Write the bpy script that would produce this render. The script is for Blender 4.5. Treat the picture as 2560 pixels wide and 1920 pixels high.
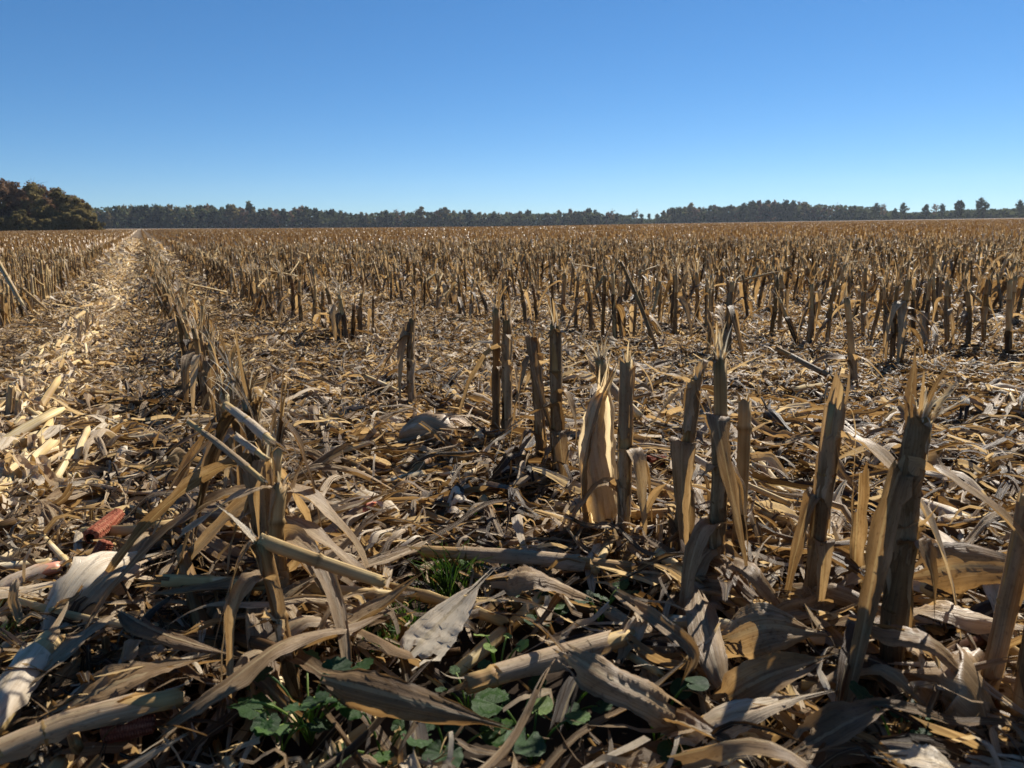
import bpy, math, random
import numpy as np
from mathutils import Vector, Matrix, Euler

rng = np.random.default_rng(20240)
random.seed(7)
R = math.radians
PI = math.pi
scene = bpy.context.scene
for o in list(bpy.data.objects):
    bpy.data.objects.remove(o)

# ------------------------------------------------------------------ camera
EYE = 0.67
PITCH = 12.25      # degrees below the horizontal
ROLL = -0.70
FPX = 1849.0       # focal length in pixels of the 2560 wide photograph
cam_d = bpy.data.cameras.new("camera")
cam = bpy.data.objects.new("camera", cam_d)
scene.collection.objects.link(cam)
cam_d.sensor_width = 36.0
cam_d.lens = 36.0 * FPX / 2560.0
cam_d.clip_start = 0.02
cam_d.clip_end = 8000.0
cam_M = Matrix.Rotation(R(90 - PITCH), 3, 'X') @ Matrix.Rotation(R(ROLL), 3, 'Z')
cam.location = (0, 0, EYE)
cam.rotation_euler = cam_M.to_euler()
cam_d.dof.use_dof = True
cam_d.dof.focus_distance = 2.2
cam_d.dof.aperture_fstop = 9.0
scene.camera = cam
CM = np.array(cam_M)

def ray(px, py):
    d = np.array([(px - 1280.0) / FPX, -(py - 960.0) / FPX, -1.0])
    return CM @ d

def near_fall(r):
    """the ground falls away gently in front of the camera, then runs level"""
    return -0.24 * (1 - np.exp(-np.maximum(np.asarray(r, float) - 1.1, 0) / 5.0))

def at(px, py, z=0.03):
    """the point z above the ground seen at that place of the photograph"""
    d = ray(px, py)
    t = (z - EYE) / d[2]
    for _ in range(12):
        h = z + float(near_fall(t * math.hypot(d[0], d[1])))
        t = (h - EYE) / d[2]
    return np.array([0, 0, EYE]) + d * t

def at_depth(px, py, y):
    """the point y metres in front of the camera"""
    d = ray(px, py)
    return np.array([0, 0, EYE]) + d * (y / d[1])

# ------------------------------------------------------------------ world, sun
SUN_AZ = 36.0      # degrees to the right of the view axis (+Y)
SUN_EL = 37.0
world = bpy.data.worlds.new("World")
scene.world = world
world.use_nodes = True
wn = world.node_tree
wn.nodes.clear()
w_out = wn.nodes.new('ShaderNodeOutputWorld')
w_bg = wn.nodes.new('ShaderNodeBackground')
w_sky = wn.nodes.new('ShaderNodeTexSky')
w_sky.sky_type = 'NISHITA'
w_sky.sun_disc = False
w_sky.sun_elevation = R(SUN_EL)
w_sky.sun_rotation = R(SUN_AZ)
w_sky.altitude = 100.0
w_sky.air_density = 0.7
w_sky.dust_density = 0.0
w_sky.ozone_density = 6.0
# the deep blue of the photograph: scale, soften the contrast, tint
w_sc = wn.nodes.new('ShaderNodeMix'); w_sc.data_type = 'RGBA'; w_sc.blend_type = 'MULTIPLY'
w_sc.inputs[0].default_value = 1.0; w_sc.inputs[7].default_value = (0.08, 0.08, 0.08, 1)
w_ga = wn.nodes.new('ShaderNodeGamma'); w_ga.inputs[1].default_value = 0.8
w_ti = wn.nodes.new('ShaderNodeMix'); w_ti.data_type = 'RGBA'; w_ti.blend_type = 'MULTIPLY'
w_ti.inputs[0].default_value = 1.0; w_ti.inputs[7].default_value = (4.85, 5.9, 6.6, 1)
w_bg.inputs['Strength'].default_value = 0.1
wn.links.new(w_sky.outputs[0], w_sc.inputs[6])
w_hs = wn.nodes.new('ShaderNodeHueSaturation'); w_hs.inputs['Saturation'].default_value = 1.15
wn.links.new(w_sc.outputs[2], w_hs.inputs['Color'])
wn.links.new(w_hs.outputs[0], w_ga.inputs[0])
wn.links.new(w_ga.outputs[0], w_ti.inputs[6])
wn.links.new(w_ti.outputs[2], w_bg.inputs[0])
wn.links.new(w_bg.outputs[0], w_out.inputs[0])

sun_d = bpy.data.lights.new("sun", 'SUN')
sun_d.energy = 5.0
sun_d.angle = R(0.53)
sun_d.color = (1.0, 0.935, 0.84)
sun = bpy.data.objects.new("sun", sun_d)
scene.collection.objects.link(sun)
sv = Vector((math.sin(R(SUN_AZ)) * math.cos(R(SUN_EL)), math.cos(R(SUN_AZ)) * math.cos(R(SUN_EL)), math.sin(R(SUN_EL))))
sun.rotation_euler = sv.to_track_quat('Z', 'Y').to_euler()
sun.location = (40, 60, 60)

vs = scene.view_settings
vs.view_transform = 'Standard'
vs.look = 'None'
vs.exposure = 0.86
vs.gamma = 1.0
vs.use_curve_mapping = False
scene.cycles.max_bounces = 6
scene.cycles.diffuse_bounces = 3
scene.cycles.glossy_bounces = 2
scene.cycles.transmission_bounces = 4
scene.cycles.volume_bounces = 0
scene.cycles.use_denoising = True
scene.cycles.denoiser = 'OPENIMAGEDENOISE'
scene.cycles.denoising_input_passes = 'RGB_ALBEDO_NORMAL'
scene.cycles.denoising_prefilter = 'ACCURATE'

# ------------------------------------------------------------------ materials
def new_mat(name):
    m = bpy.data.materials.new(name)
    m.use_nodes = True
    m.node_tree.nodes.clear()
    return m, m.node_tree.nodes, m.node_tree.links

def ramp(nodes, stops):
    r = nodes.new('ShaderNodeValToRGB')
    el = r.color_ramp.elements
    while len(el) < len(stops):
        el.new(0.5)
    for e, (p, c) in zip(el, stops):
        e.position = p
        e.color = (*c, 1)
    return r

def math_n(nodes, links, op, a, b=None, clamp=False):
    n = nodes.new('ShaderNodeMath')
    n.operation = op
    n.use_clamp = clamp
    for i, v in enumerate((a, b)):
        if v is None:
            continue
        if isinstance(v, (int, float)):
            n.inputs[i].default_value = v
        else:
            links.new(v, n.inputs[i])
    return n.outputs[0]

def mix_rgb(nodes, links, mode, fac, a, b):
    n = nodes.new('ShaderNodeMix')
    n.data_type = 'RGBA'
    n.blend_type = mode
    for s, v in ((0, fac), (6, a), (7, b)):
        if isinstance(v, (int, float)):
            n.inputs[s].default_value = v
        elif isinstance(v, tuple):
            n.inputs[s].default_value = (*v, 1)
        else:
            links.new(v, n.inputs[s])
    return n.outputs[2]

def plant_mat(name, stops, transl=0.3, tr_tint=(1.0, 0.72, 0.36), rough=0.5, spec=0.3, streak=(52, 3), rib=0.45, mold=0.6, red=0.0, bump=0.9, objrand=0.22):
    m, N, L = new_mat(name)
    out = N.new('ShaderNodeOutputMaterial')
    at_t = N.new('ShaderNodeAttribute'); at_t.attribute_name = 'tint'
    at_u = N.new('ShaderNodeAttribute'); at_u.attribute_name = 'luv'
    oi = N.new('ShaderNodeObjectInfo')
    rnd = math_n(N, L, 'MULTIPLY', math_n(N, L, 'SUBTRACT', oi.outputs['Random'], 0.5), objrand)
    t = math_n(N, L, 'ADD', at_t.outputs['Fac'], rnd, True)
    # broad blotches along the piece
    sep = N.new('ShaderNodeSeparateXYZ'); L.new(at_u.outputs['Vector'], sep.inputs[0])
    comb = N.new('ShaderNodeCombineXYZ')
    L.new(math_n(N, L, 'MULTIPLY', sep.outputs[0], streak[0]), comb.inputs[0])
    L.new(math_n(N, L, 'MULTIPLY', sep.outputs[1], streak[1]), comb.inputs[1])
    L.new(math_n(N, L, 'MULTIPLY', sep.outputs[2], 97.0), comb.inputs[2])
    n1 = N.new('ShaderNodeTexNoise'); n1.inputs['Scale'].default_value = 1.0; n1.inputs['Detail'].default_value = 3.0
    L.new(comb.outputs[0], n1.inputs['Vector'])
    comb2 = N.new('ShaderNodeCombineXYZ')
    L.new(math_n(N, L, 'MULTIPLY', sep.outputs[0], 3.0), comb2.inputs[0])
    L.new(math_n(N, L, 'MULTIPLY', sep.outputs[1], 14.0), comb2.inputs[1])
    L.new(math_n(N, L, 'MULTIPLY', sep.outputs[2], 31.0), comb2.inputs[2])
    n2 = N.new('ShaderNodeTexNoise'); n2.inputs['Scale'].default_value = 1.0; n2.inputs['Detail'].default_value = 2.0
    L.new(comb2.outputs[0], n2.inputs['Vector'])
    t2 = math_n(N, L, 'ADD', t, math_n(N, L, 'MULTIPLY', math_n(N, L, 'SUBTRACT', n2.outputs['Fac'], 0.5), 0.55), True)
    t3 = math_n(N, L, 'ADD', t2, math_n(N, L, 'MULTIPLY', math_n(N, L, 'SUBTRACT', n1.outputs['Fac'], 0.5), 0.44), True)
    rp = ramp(N, stops); L.new(t3, rp.inputs[0])
    col = rp.outputs[0]
    if rib > 0:
        d = math_n(N, L, 'ABSOLUTE', math_n(N, L, 'SUBTRACT', sep.outputs[0], 0.5))
        f = math_n(N, L, 'MULTIPLY', math_n(N, L, 'LESS_THAN', d, 0.045), rib)
        col = mix_rgb(N, L, 'MIX', f, col, (0.56, 0.44, 0.25))
    if red > 0:
        comb3 = N.new('ShaderNodeCombineXYZ')
        L.new(math_n(N, L, 'MULTIPLY', sep.outputs[0], 1.6), comb3.inputs[0])
        L.new(math_n(N, L, 'MULTIPLY', sep.outputs[1], 6.0), comb3.inputs[1])
        L.new(math_n(N, L, 'MULTIPLY', sep.outputs[2], 53.0), comb3.inputs[2])
        n4 = N.new('ShaderNodeTexNoise'); n4.inputs['Scale'].default_value = 1.0; n4.inputs['Detail'].default_value = 3.0
        L.new(comb3.outputs[0], n4.inputs['Vector'])
        f = math_n(N, L, 'MULTIPLY', math_n(N, L, 'SUBTRACT', n4.outputs['Fac'], 0.5), 4.0, True)
        f = math_n(N, L, 'MULTIPLY', f, red)
        col = mix_rgb(N, L, 'MIX', f, col, (0.20, 0.055, 0.03))
    if mold > 0:
        n3 = N.new('ShaderNodeTexNoise'); n3.inputs['Scale'].default_value = 1.0; n3.inputs['Detail'].default_value = 4.0
        comb4 = N.new('ShaderNodeCombineXYZ')
        L.new(math_n(N, L, 'MULTIPLY', sep.outputs[0], 14.0), comb4.inputs[0])
        L.new(math_n(N, L, 'MULTIPLY', sep.outputs[1], 120.0), comb4.inputs[1])
        L.new(math_n(N, L, 'MULTIPLY', sep.outputs[2], 11.0), comb4.inputs[2])
        L.new(comb4.outputs[0], n3.inputs['Vector'])
        f = math_n(N, L, 'MULTIPLY', math_n(N, L, 'SUBTRACT', n3.outputs['Fac'], 0.56), 6.0, True)
        col = mix_rgb(N, L, 'MULTIPLY', math_n(N, L, 'MULTIPLY', f, mold), col, (0.30, 0.22, 0.16))
    pb = N.new('ShaderNodeBsdfPrincipled')
    L.new(col, pb.inputs['Base Color'])
    pb.inputs['Roughness'].default_value = rough
    pb.inputs['Specular IOR Level'].default_value = spec
    if bump > 0:
        b = N.new('ShaderNodeBump'); b.inputs['Strength'].default_value = bump; b.inputs['Distance'].default_value = 0.002
        L.new(n1.outputs['Fac'], b.inputs['Height']); L.new(b.outputs[0], pb.inputs['Normal'])
    if transl > 0:
        tr = N.new('ShaderNodeBsdfTranslucent')
        L.new(mix_rgb(N, L, 'MULTIPLY', 1.0, col, tr_tint), tr.inputs['Color'])
        mx = N.new('ShaderNodeMixShader'); mx.inputs[0].default_value = transl
        L.new(pb.outputs[0], mx.inputs[1]); L.new(tr.outputs[0], mx.inputs[2])
        L.new(mx.outputs[0], out.inputs[0])
    else:
        L.new(pb.outputs[0], out.inputs[0])
    return m

LEAF_STOPS = [(0.0, (0.026, 0.015, 0.007)), (0.25, (0.105, 0.060, 0.027)), (0.5, (0.265, 0.170, 0.083)), (0.75, (0.51, 0.372, 0.220)), (1.0, (0.76, 0.65, 0.48))]
STEM_STOPS = [(0.0, (0.060, 0.030, 0.011)), (0.3, (0.25, 0.145, 0.050)), (0.55, (0.45, 0.30, 0.125)), (0.8, (0.61, 0.46, 0.215)), (1.0, (0.74, 0.62, 0.41))]
M_leaf = plant_mat("dry_leaf", LEAF_STOPS, 0.42, (1.0, 0.86, 0.58), 0.47, 0.34)
M_husk = plant_mat("dry_husk", LEAF_STOPS, 0.32, (1.0, 0.84, 0.56), 0.42, 0.45, streak=(70, 3), rib=0.0, mold=0.25, bump=0.6)
M_stem = plant_mat("dry_stem", STEM_STOPS, 0.22, (1.0, 0.75, 0.42), rough=0.6, spec=0.15, streak=(26, 3), rib=0.0, mold=0.12, red=0.5, bump=0.35)
M_husk_thin = plant_mat("thin_husk", LEAF_STOPS, 0.70, (1.0, 0.92, 0.72), 0.5, 0.25, streak=(80, 3), rib=0.0, mold=0.2, bump=0.5)
M_pith = plant_mat("stalk_pith", [(0.0, (0.36, 0.28, 0.17)), (0.5, (0.62, 0.53, 0.38)), (1.0, (0.80, 0.74, 0.60))], 0.30, (1, 0.9, 0.7), 0.7, 0.1, rib=0.0, mold=0.0, bump=0.0)
M_red = plant_mat("red_stem", [(0.0, (0.20, 0.05, 0.03)), (0.5, (0.42, 0.13, 0.075)), (1.0, (0.60, 0.30, 0.19))], 0.0, rough=0.42, spec=0.3, streak=(26, 3), rib=0.0, mold=0.15, bump=0.2)
M_cob = plant_mat("red_cob", [(0.0, (0.10, 0.018, 0.010)), (0.5, (0.24, 0.070, 0.036)), (1.0, (0.38, 0.18, 0.10))], 0.0, rough=0.75, spec=0.1, streak=(10, 60), rib=0.0, mold=0.2, bump=0.3)
GREEN_STOPS = [(0.0, (0.009, 0.024, 0.006)), (0.4, (0.023, 0.058, 0.013)), (0.7, (0.062, 0.12, 0.022)), (1.0, (0.20, 0.27, 0.06))]
M_weed = plant_mat("weed_leaf", GREEN_STOPS, 0.30, (1.5, 1.9, 0.4), 0.5, 0.25, streak=(7, 60), rib=0.0, mold=0.0, bump=0.5, objrand=0.3)
M_grass = plant_mat("grass_blade", [(0.0, (0.022, 0.05, 0.012)), (0.5, (0.055, 0.10, 0.024)), (1.0, (0.17, 0.21, 0.06))], 0.3, (1.1, 1.3, 0.5), 0.5, 0.3, rib=0.0, mold=0.0, bump=0.0)

def tree_mat(name, stops, transl=0.3):
    m, N, L = new_mat(name)
    out = N.new('ShaderNodeOutputMaterial')
    a = N.new('ShaderNodeAttribute'); a.attribute_name = 'tint'
    oi = N.new('ShaderNodeObjectInfo')
    r = math_n(N, L, 'MULTIPLY', math_n(N, L, 'SUBTRACT', oi.outputs['Random'], 0.5), 0.30)
    t = math_n(N, L, 'ADD', a.outputs['Fac'], r, True)
    rp = ramp(N, stops); L.new(t, rp.inputs[0])
    df = N.new('ShaderNodeBsdfDiffuse'); L.new(rp.outputs[0], df.inputs[0])
    tr = N.new('ShaderNodeBsdfTranslucent'); L.new(rp.outputs[0], tr.inputs[0])
    mx = N.new('ShaderNodeMixShader'); mx.inputs[0].default_value = transl
    L.new(df.outputs[0], mx.inputs[1]); L.new(tr.outputs[0], mx.inputs[2]); L.new(mx.outputs[0], out.inputs[0])
    return m
M_crown_green = tree_mat("crown_green", [(0.0, (0.034, 0.044, 0.024)), (0.5, (0.072, 0.084, 0.040)), (1.0, (0.13, 0.135, 0.062))])
M_crown_rust = tree_mat("crown_rust", [(0.0, (0.07, 0.042, 0.026)), (0.5, (0.20, 0.125, 0.075)), (1.0, (0.31, 0.205, 0.115))])
M_crown_olive = tree_mat("crown_olive", [(0.0, (0.07, 0.064, 0.026)), (0.5, (0.20, 0.160, 0.068)), (1.0, (0.32, 0.25, 0.10))])

def plain(name, c, rough=0.8):
    m, N, L = new_mat(name)
    out = N.new('ShaderNodeOutputMaterial')
    tc = N.new('ShaderNodeTexCoord')
    n = N.new('ShaderNodeTexNoise'); n.inputs['Scale'].default_value = 3.0; n.inputs['Detail'].default_value = 6.0
    L.new(tc.outputs['Object'], n.inputs['Vector'])
    rp = ramp(N, [(0.3, tuple(x * 0.6 for x in c)), (0.7, tuple(x * 1.35 for x in c))])
    L.new(n.outputs['Fac'], rp.inputs[0])
    p = N.new('ShaderNodeBsdfPrincipled'); L.new(rp.outputs[0], p.inputs['Base Color'])
    p.inputs['Roughness'].default_value = rough; p.inputs['Specular IOR Level'].default_value = 0.15
    L.new(p.outputs[0], out.inputs[0])
    return m
M_bark = plain("bark", (0.07, 0.055, 0.042))
M_track = plain("field_margin", (0.27, 0.20, 0.125))

def soil_mat():
    m, N, L = new_mat("soil")
    out = N.new('ShaderNodeOutputMaterial')
    geo = N.new('ShaderNodeNewGeometry')
    n = N.new('ShaderNodeTexNoise'); n.inputs['Scale'].default_value = 9.0; n.inputs['Detail'].default_value = 8.0
    L.new(geo.outputs['Position'], n.inputs['Vector'])
    r1 = ramp(N, [(0.3, (0.014, 0.010, 0.007)), (0.7, (0.050, 0.034, 0.022))]); L.new(n.outputs['Fac'], r1.inputs[0])
    # far away the sheet is the straw-covered field seen as one tone
    n2 = N.new('ShaderNodeTexNoise'); n2.inputs['Scale'].default_value = 0.6; n2.inputs['Detail'].default_value = 8.0
    L.new(geo.outputs['Position'], n2.inputs['Vector'])
    r2 = ramp(N, [(0.3, (0.10, 0.068, 0.040)), (0.7, (0.20, 0.145, 0.088))]); L.new(n2.outputs['Fac'], r2.inputs[0])
    ln = N.new('ShaderNodeVectorMath'); ln.operation = 'LENGTH'; L.new(geo.outputs['Position'], ln.inputs[0])
    mr = N.new('ShaderNodeMapRange'); mr.inputs[1].default_value = 14.0; mr.inputs[2].default_value = 40.0
    L.new(ln.outputs['Value'], mr.inputs[0])
    c = mix_rgb(N, L, 'MIX', mr.outputs[0], r1.outputs[0], r2.outputs[0])
    p = N.new('ShaderNodeBsdfPrincipled'); L.new(c, p.inputs['Base Color']); p.inputs['Roughness'].default_value = 0.95
    p.inputs['Specular IOR Level'].default_value = 0.1
    b = N.new('ShaderNodeBump'); b.inputs['Strength'].default_value = 0.8; b.inputs['Distance'].default_value = 0.02
    L.new(n.outputs['Fac'], b.inputs['Height']); L.new(b.outputs[0], p.inputs['Normal'])
    L.new(p.outputs[0], out.inputs[0])
    return m
M_soil = soil_mat()

# ------------------------------------------------------------------ mesh helpers
class MB:
    """collects quad patches and links them as ONE mesh object"""
    def __init__(self):
        self.V, self.F, self.U, self.T, self.M, self.n = [], [], [], [], [], 0
    def add(self, V, F, U, T, mi=0):
        V = np.asarray(V, float).reshape(-1, 3); F = np.asarray(F, int).reshape(-1, 4)
        self.V.append(V); self.F.append(F + self.n)
        U = np.asarray(U, float)
        if U.ndim == 1:
            U = np.tile(U, (len(V), 1))
        self.U.append(U)
        self.T.append(np.full(len(V), T) if np.isscalar(T) else np.asarray(T, float))
        self.M.append(np.full(len(F), mi))
        self.n += len(V)
    def patch(self, p, T=0.5, mi=0):
        self.add(p[0], p[1], p[2], T if len(p) < 4 else np.clip(T + p[3], 0, 1), mi)
    def arrays(self):
        return tuple(np.concatenate(x) for x in (self.V, self.F, self.U, self.T, self.M))
    def mesh(self, name, mats, smooth=True):
        V, F, U, T, Mi = self.arrays()
        return mesh_from(name, V, F, U, T, Mi, mats, smooth)
    def build(self, name, mats, parent=None, smooth=True):
        o = bpy.data.objects.new(name, self.mesh(name, mats, smooth))
        scene.collection.objects.link(o)
        if parent:
            o.parent = parent
        return o

def mesh_from(name, V, F, U, T, Mi, mats, smooth=True):
    me = bpy.data.meshes.new(name)
    nv, nf = len(V), len(F)
    me.vertices.add(nv); me.vertices.foreach_set('co', V.astype(np.float32).ravel())
    me.loops.add(nf * 4); me.loops.foreach_set('vertex_index', F.astype(np.int32).ravel())
    me.polygons.add(nf)
    me.polygons.foreach_set('loop_start', (np.arange(nf) * 4).astype(np.int32))
    me.polygons.foreach_set('use_smooth', np.full(nf, bool(smooth)))
    if not isinstance(mats, (list, tuple)):
        mats = [mats]
    for m in mats:
        me.materials.append(m)
    me.polygons.foreach_set('material_index', Mi.astype(np.int32))
    a = me.attributes.new('luv', 'FLOAT_VECTOR', 'POINT'); a.data.foreach_set('vector', U.astype(np.float32).ravel())
    a = me.attributes.new('tint', 'FLOAT', 'POINT'); a.data.foreach_set('value', T.astype(np.float32))
    me.update(calc_edges=True)
    return me

def nrm(v):
    return v / (np.linalg.norm(v, axis=-1, keepdims=True) + 1e-12)

def bez(pts, n):
    P = np.asarray(pts, float)
    t = np.linspace(0, 1, n)[:, None]
    Q = [np.repeat(p[None], n, 0) for p in P]
    while len(Q) > 1:
        Q = [Q[i] * (1 - t) + Q[i + 1] * t for i in range(len(Q) - 1)]
    return Q[0]

def spline(pts, n):
    """Catmull-Rom through the points"""
    P = np.asarray(pts, float)
    P = np.vstack([2 * P[0] - P[1], P, 2 * P[-1] - P[-2]])
    k = len(P) - 3
    out = []
    for u in np.linspace(0, k - 1e-6, n):
        i = int(u); t = u - i
        a, b, c, d = P[i:i + 4]
        out.append(0.5 * (2 * b + (c - a) * t + (2 * a - 5 * b + 4 * c - d) * t * t + (3 * b - a - 3 * c + d) * t ** 3))
    return np.array(out)

def grid_faces(n, m):
    i, j = np.meshgrid(np.arange(n - 1), np.arange(m - 1), indexing='ij')
    a = (i * m + j).ravel()
    return np.stack([a, a + 1, a + m + 1, a + m], 1)

def ribbon(P, W, N0, m=4, fold=0.4, twist=None, ripple=0.0, crumple=0.0, ragged=0.0, pleat=0.0, r=None):
    """a leaf-like strip along P; W half widths; N0 the normal at the start (transported along)"""
    r = r or rng
    P = np.asarray(P, float); n = len(P)
    T = nrm(np.gradient(P, axis=0))
    N = np.zeros_like(P)
    v = np.asarray(N0, float)
    for i in range(n):
        v = v - T[i] * (v @ T[i])
        if np.linalg.norm(v) < 1e-6:
            v = np.cross(T[i], [0.3, 0.9, 0.2])
        v = v / np.linalg.norm(v)
        N[i] = v
    if twist is not None:
        tw = np.broadcast_to(np.asarray(twist, float), (n,))
        B = np.cross(T, N)
        N = N * np.cos(tw)[:, None] + B * np.sin(tw)[:, None]
    B = np.cross(T, N)
    W = np.broadcast_to(np.asarray(W, float), (n,))
    k = np.broadcast_to(np.asarray(fold, float), (n,))
    k = np.where(np.abs(k) < 1e-3, 1e-3, k)
    s = np.linspace(-1, 1, m + 1)
    ph = r.uniform(0, 6.28, 2)
    length = np.concatenate([[0], np.cumsum(np.linalg.norm(np.diff(P, axis=0), axis=1))])
    X = np.sin(k[:, None] * s) / k[:, None]
    Z = (1 - np.cos(k[:, None] * s)) / k[:, None]
    Wj = W[:, None] * (1 + r.normal(0, ragged, (n, m + 1)) * np.abs(s) ** 6) if ragged else W[:, None]
    V = P[:, None] + B[:, None] * (X * Wj)[..., None] + N[:, None] * (Z * Wj)[..., None]
    if ripple:
        fr = 2 * PI / max(0.05, 3.2 * W.max() + 0.03)
        a = np.sin(length[:, None] * fr + np.where(s < 0, ph[0], ph[1])) * np.abs(s) ** 1.6 * ripple * W[:, None]
        V = V + N[:, None] * a[..., None]
    if pleat:
        c0, c1 = r.normal(0, pleat, m + 1), r.normal(0, pleat, m + 1)
        tt = np.linspace(0, 1, n)[:, None]
        V = V + N[:, None] * ((c0 * (1 - tt) + c1 * tt) * W[:, None])[..., None]
    if crumple:
        V = V + N[:, None] * (r.normal(0, crumple, (n, m + 1)) * W[:, None])[..., None]
    if ragged:
        for e, sg in ((0, -1), (n - 1, 1)):
            V[e] += sg * T[e] * (np.abs(r.normal(0, 1.0, m + 1)) * W.max() * 0.7)[:, None]
    U = np.zeros((n, m + 1, 3)); U[..., 0] = s * 0.5 + 0.5; U[..., 1] = length[:, None]; U[..., 2] = r.uniform()
    return V.reshape(-1, 3), grid_faces(n, m + 1), U.reshape(-1, 3)

def tatter(p, n, m, r, amount=0.5):
    """slits torn in from both ends: faces between two strips are missing"""
    F = p[1]; keep = np.ones((n - 1, m), bool)
    for j in range(1, m - 1):
        for end in (0, 1):
            if r.uniform() < amount:
                k = int(r.integers(1, max(2, (n - 1) // 3)))
                if end: keep[n - 1 - k:, j] = False
                else: keep[:k, j] = False
    keep[:, m // 2] |= True
    return (p[0], F[keep.ravel()], p[2])

def tube(P, Rd, sides=9, ref=(0.13, 0.21, 0.97), jag=0.0, flat=1.0, cap=True, r=None):
    r = r or rng
    P = np.asarray(P, float); n = len(P)
    T = nrm(np.gradient(P, axis=0))
    v = np.asarray(ref, float)
    if abs(v @ T[0]) > 0.9:
        v = np.array([0.95, 0.2, 0.1])
    N = np.zeros_like(P)
    for i in range(n):
        v = v - T[i] * (v @ T[i]); v = v / np.linalg.norm(v); N[i] = v
    B = np.cross(T, N)
    Rd = np.broadcast_to(np.asarray(Rd, float), (n,))
    a = np.linspace(0, 2 * PI, sides + 1)
    ca, sa = np.cos(a), np.sin(a) * flat
    V = P[:, None] + (N[:, None] * ca[None, :, None] + B[:, None] * sa[None, :, None]) * Rd[:, None, None]
    length = np.concatenate([[0], np.cumsum(np.linalg.norm(np.diff(P, axis=0), axis=1))])
    U = np.zeros((n, sides + 1, 3)); U[..., 0] = a / (2 * PI); U[..., 1] = length[:, None]; U[..., 2] = r.uniform()
    if jag:
        j = np.abs(r.normal(0, jag, sides + 1)); j[-1] = j[0]
        V[-1] += T[-1] * j[:, None]
    F = grid_faces(n, sides + 1)
    V = V.reshape(-1, 3); U = U.reshape(-1, 3)
    if cap:
        c0 = len(V)
        V = np.vstack([V, P[0], P[-1] - T[-1] * Rd[-1] * 0.4]); U = np.vstack([U, U[0], U[-1]])
        e = (n - 1) * (sides + 1)
        j = np.arange(0, sides - 1, 2)
        F = np.vstack([F, np.stack([j + 2, j + 1, j, np.full_like(j, c0)], 1), np.stack([e + j, e + j + 1, e + j + 2, np.full_like(j, c0 + 1)], 1)])
    return V, F, U

def rot_z(a):
    c, s = math.cos(a), math.sin(a)
    return np.array([[c, -s, 0], [s, c, 0], [0, 0, 1.0]])

def tag(o, label=None, cat=None, group=None, kind=None):
    if label: o['label'] = label
    if cat: o['category'] = cat
    if group: o['group'] = group
    if kind: o['kind'] = kind
    return o

def empty(name, loc, label=None, cat=None, group=None):
    o = bpy.data.objects.new(name, None)
    o.empty_display_size = 0.05
    scene.collection.objects.link(o)
    o.location = loc
    return tag(o, label, cat, group)

def batch(mb, proto, loc, Rm, tints=None, mi=None):
    """merge many transformed copies of one patch set: proto = (V,F,U,T,M); loc (n,3); Rm (n,3,3)"""
    V, F, U, T, Mi = proto
    n = len(loc); k = len(V)
    VV = np.einsum('nij,kj->nki', Rm, V) + loc[:, None]
    FF = (F[None] + (np.arange(n) * k)[:, None, None]).reshape(-1, 4)
    UU = np.tile(U[None], (n, 1, 1)); UU[..., 2] += rng.uniform(0, 5, (n, 1))
    TT = np.tile(T[None], (n, 1))
    if tints is not None:
        TT = TT + tints[:, None]
    mb.V.append(VV.reshape(-1, 3)); mb.F.append(FF + mb.n); mb.U.append(UU.reshape(-1, 3)); mb.T.append(TT.ravel())
    mb.M.append(np.tile(Mi, n)); mb.n += n * k

def euler_many(rx, ry, rz, sc):
    cx, sx, cy, sy, cz, sz = np.cos(rx), np.sin(rx), np.cos(ry), np.sin(ry), np.cos(rz), np.sin(rz)
    M = np.empty((len(rx), 3, 3))
    M[:, 0, 0] = cz * cy; M[:, 0, 1] = cz * sy * sx - sz * cx; M[:, 0, 2] = cz * sy * cx + sz * sx
    M[:, 1, 0] = sz * cy; M[:, 1, 1] = sz * sy * sx + cz * cx; M[:, 1, 2] = sz * sy * cx - cz * sx
    M[:, 2, 0] = -sy; M[:, 2, 1] = cy * sx; M[:, 2, 2] = cy * cx
    return M * sc[:, None, None]

# ------------------------------------------------------------------ terrain
# (photo x, photo y of the foot of the trees, distance)
FEET = [(-500, 583, 255), (0, 581, 255), (235, 577.5, 255), (262, 571.5, 760), (640, 570.5, 780), (1280, 566.5, 800), (1560, 560.5, 800), (1920, 554.5, 780), (2560, 544.5, 720), (3100, 536, 720)]
_fa, _fs, _fd = [], [], []
for (px, py, D) in FEET:
    d = ray(px, py)
    _fa.append(math.atan2(d[0], d[1])); _fs.append(d[2] / math.hypot(d[0], d[1])); _fd.append(D)
_fa, _fs, _fd = map(np.array, (_fa, _fs, _fd))
def terrain(x, y):
    x = np.asarray(x, float); y = np.asarray(y, float)
    r = np.hypot(x, y); a = np.arctan2(x, y)
    D = np.interp(a, _fa, _fd); s = np.interp(a, _fa, _fs)
    zt = EYE + D * s
    f = np.clip((r - 110) / (D - 110), 0, 1.0)
    f = f * np.where(np.abs(a) < 1.2, 1, 0)
    return near_fall(r) * (1 - f) + zt * f

def gz(p):
    return float(terrain(p[0], p[1]))

# row geometry
d0 = ray(352, 572)
PSI = -math.atan2(d0[0], d0[1])                 # rows run this far to the left of the view axis
DV = np.array([-math.sin(PSI), math.cos(PSI)])  # along the rows
NV = np.array([math.cos(PSI), math.sin(PSI)])   # across the rows, to the right

def bumps(x, y):
    return 0.012 * (np.sin(x * 7.1 + 1.3 * np.sin(y * 3.3)) + np.sin(y * 6.3 + 1.1 * np.sin(x * 4.1 + 2))) + 0.006 * np.sin(x * 17 + y * 13)

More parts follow.
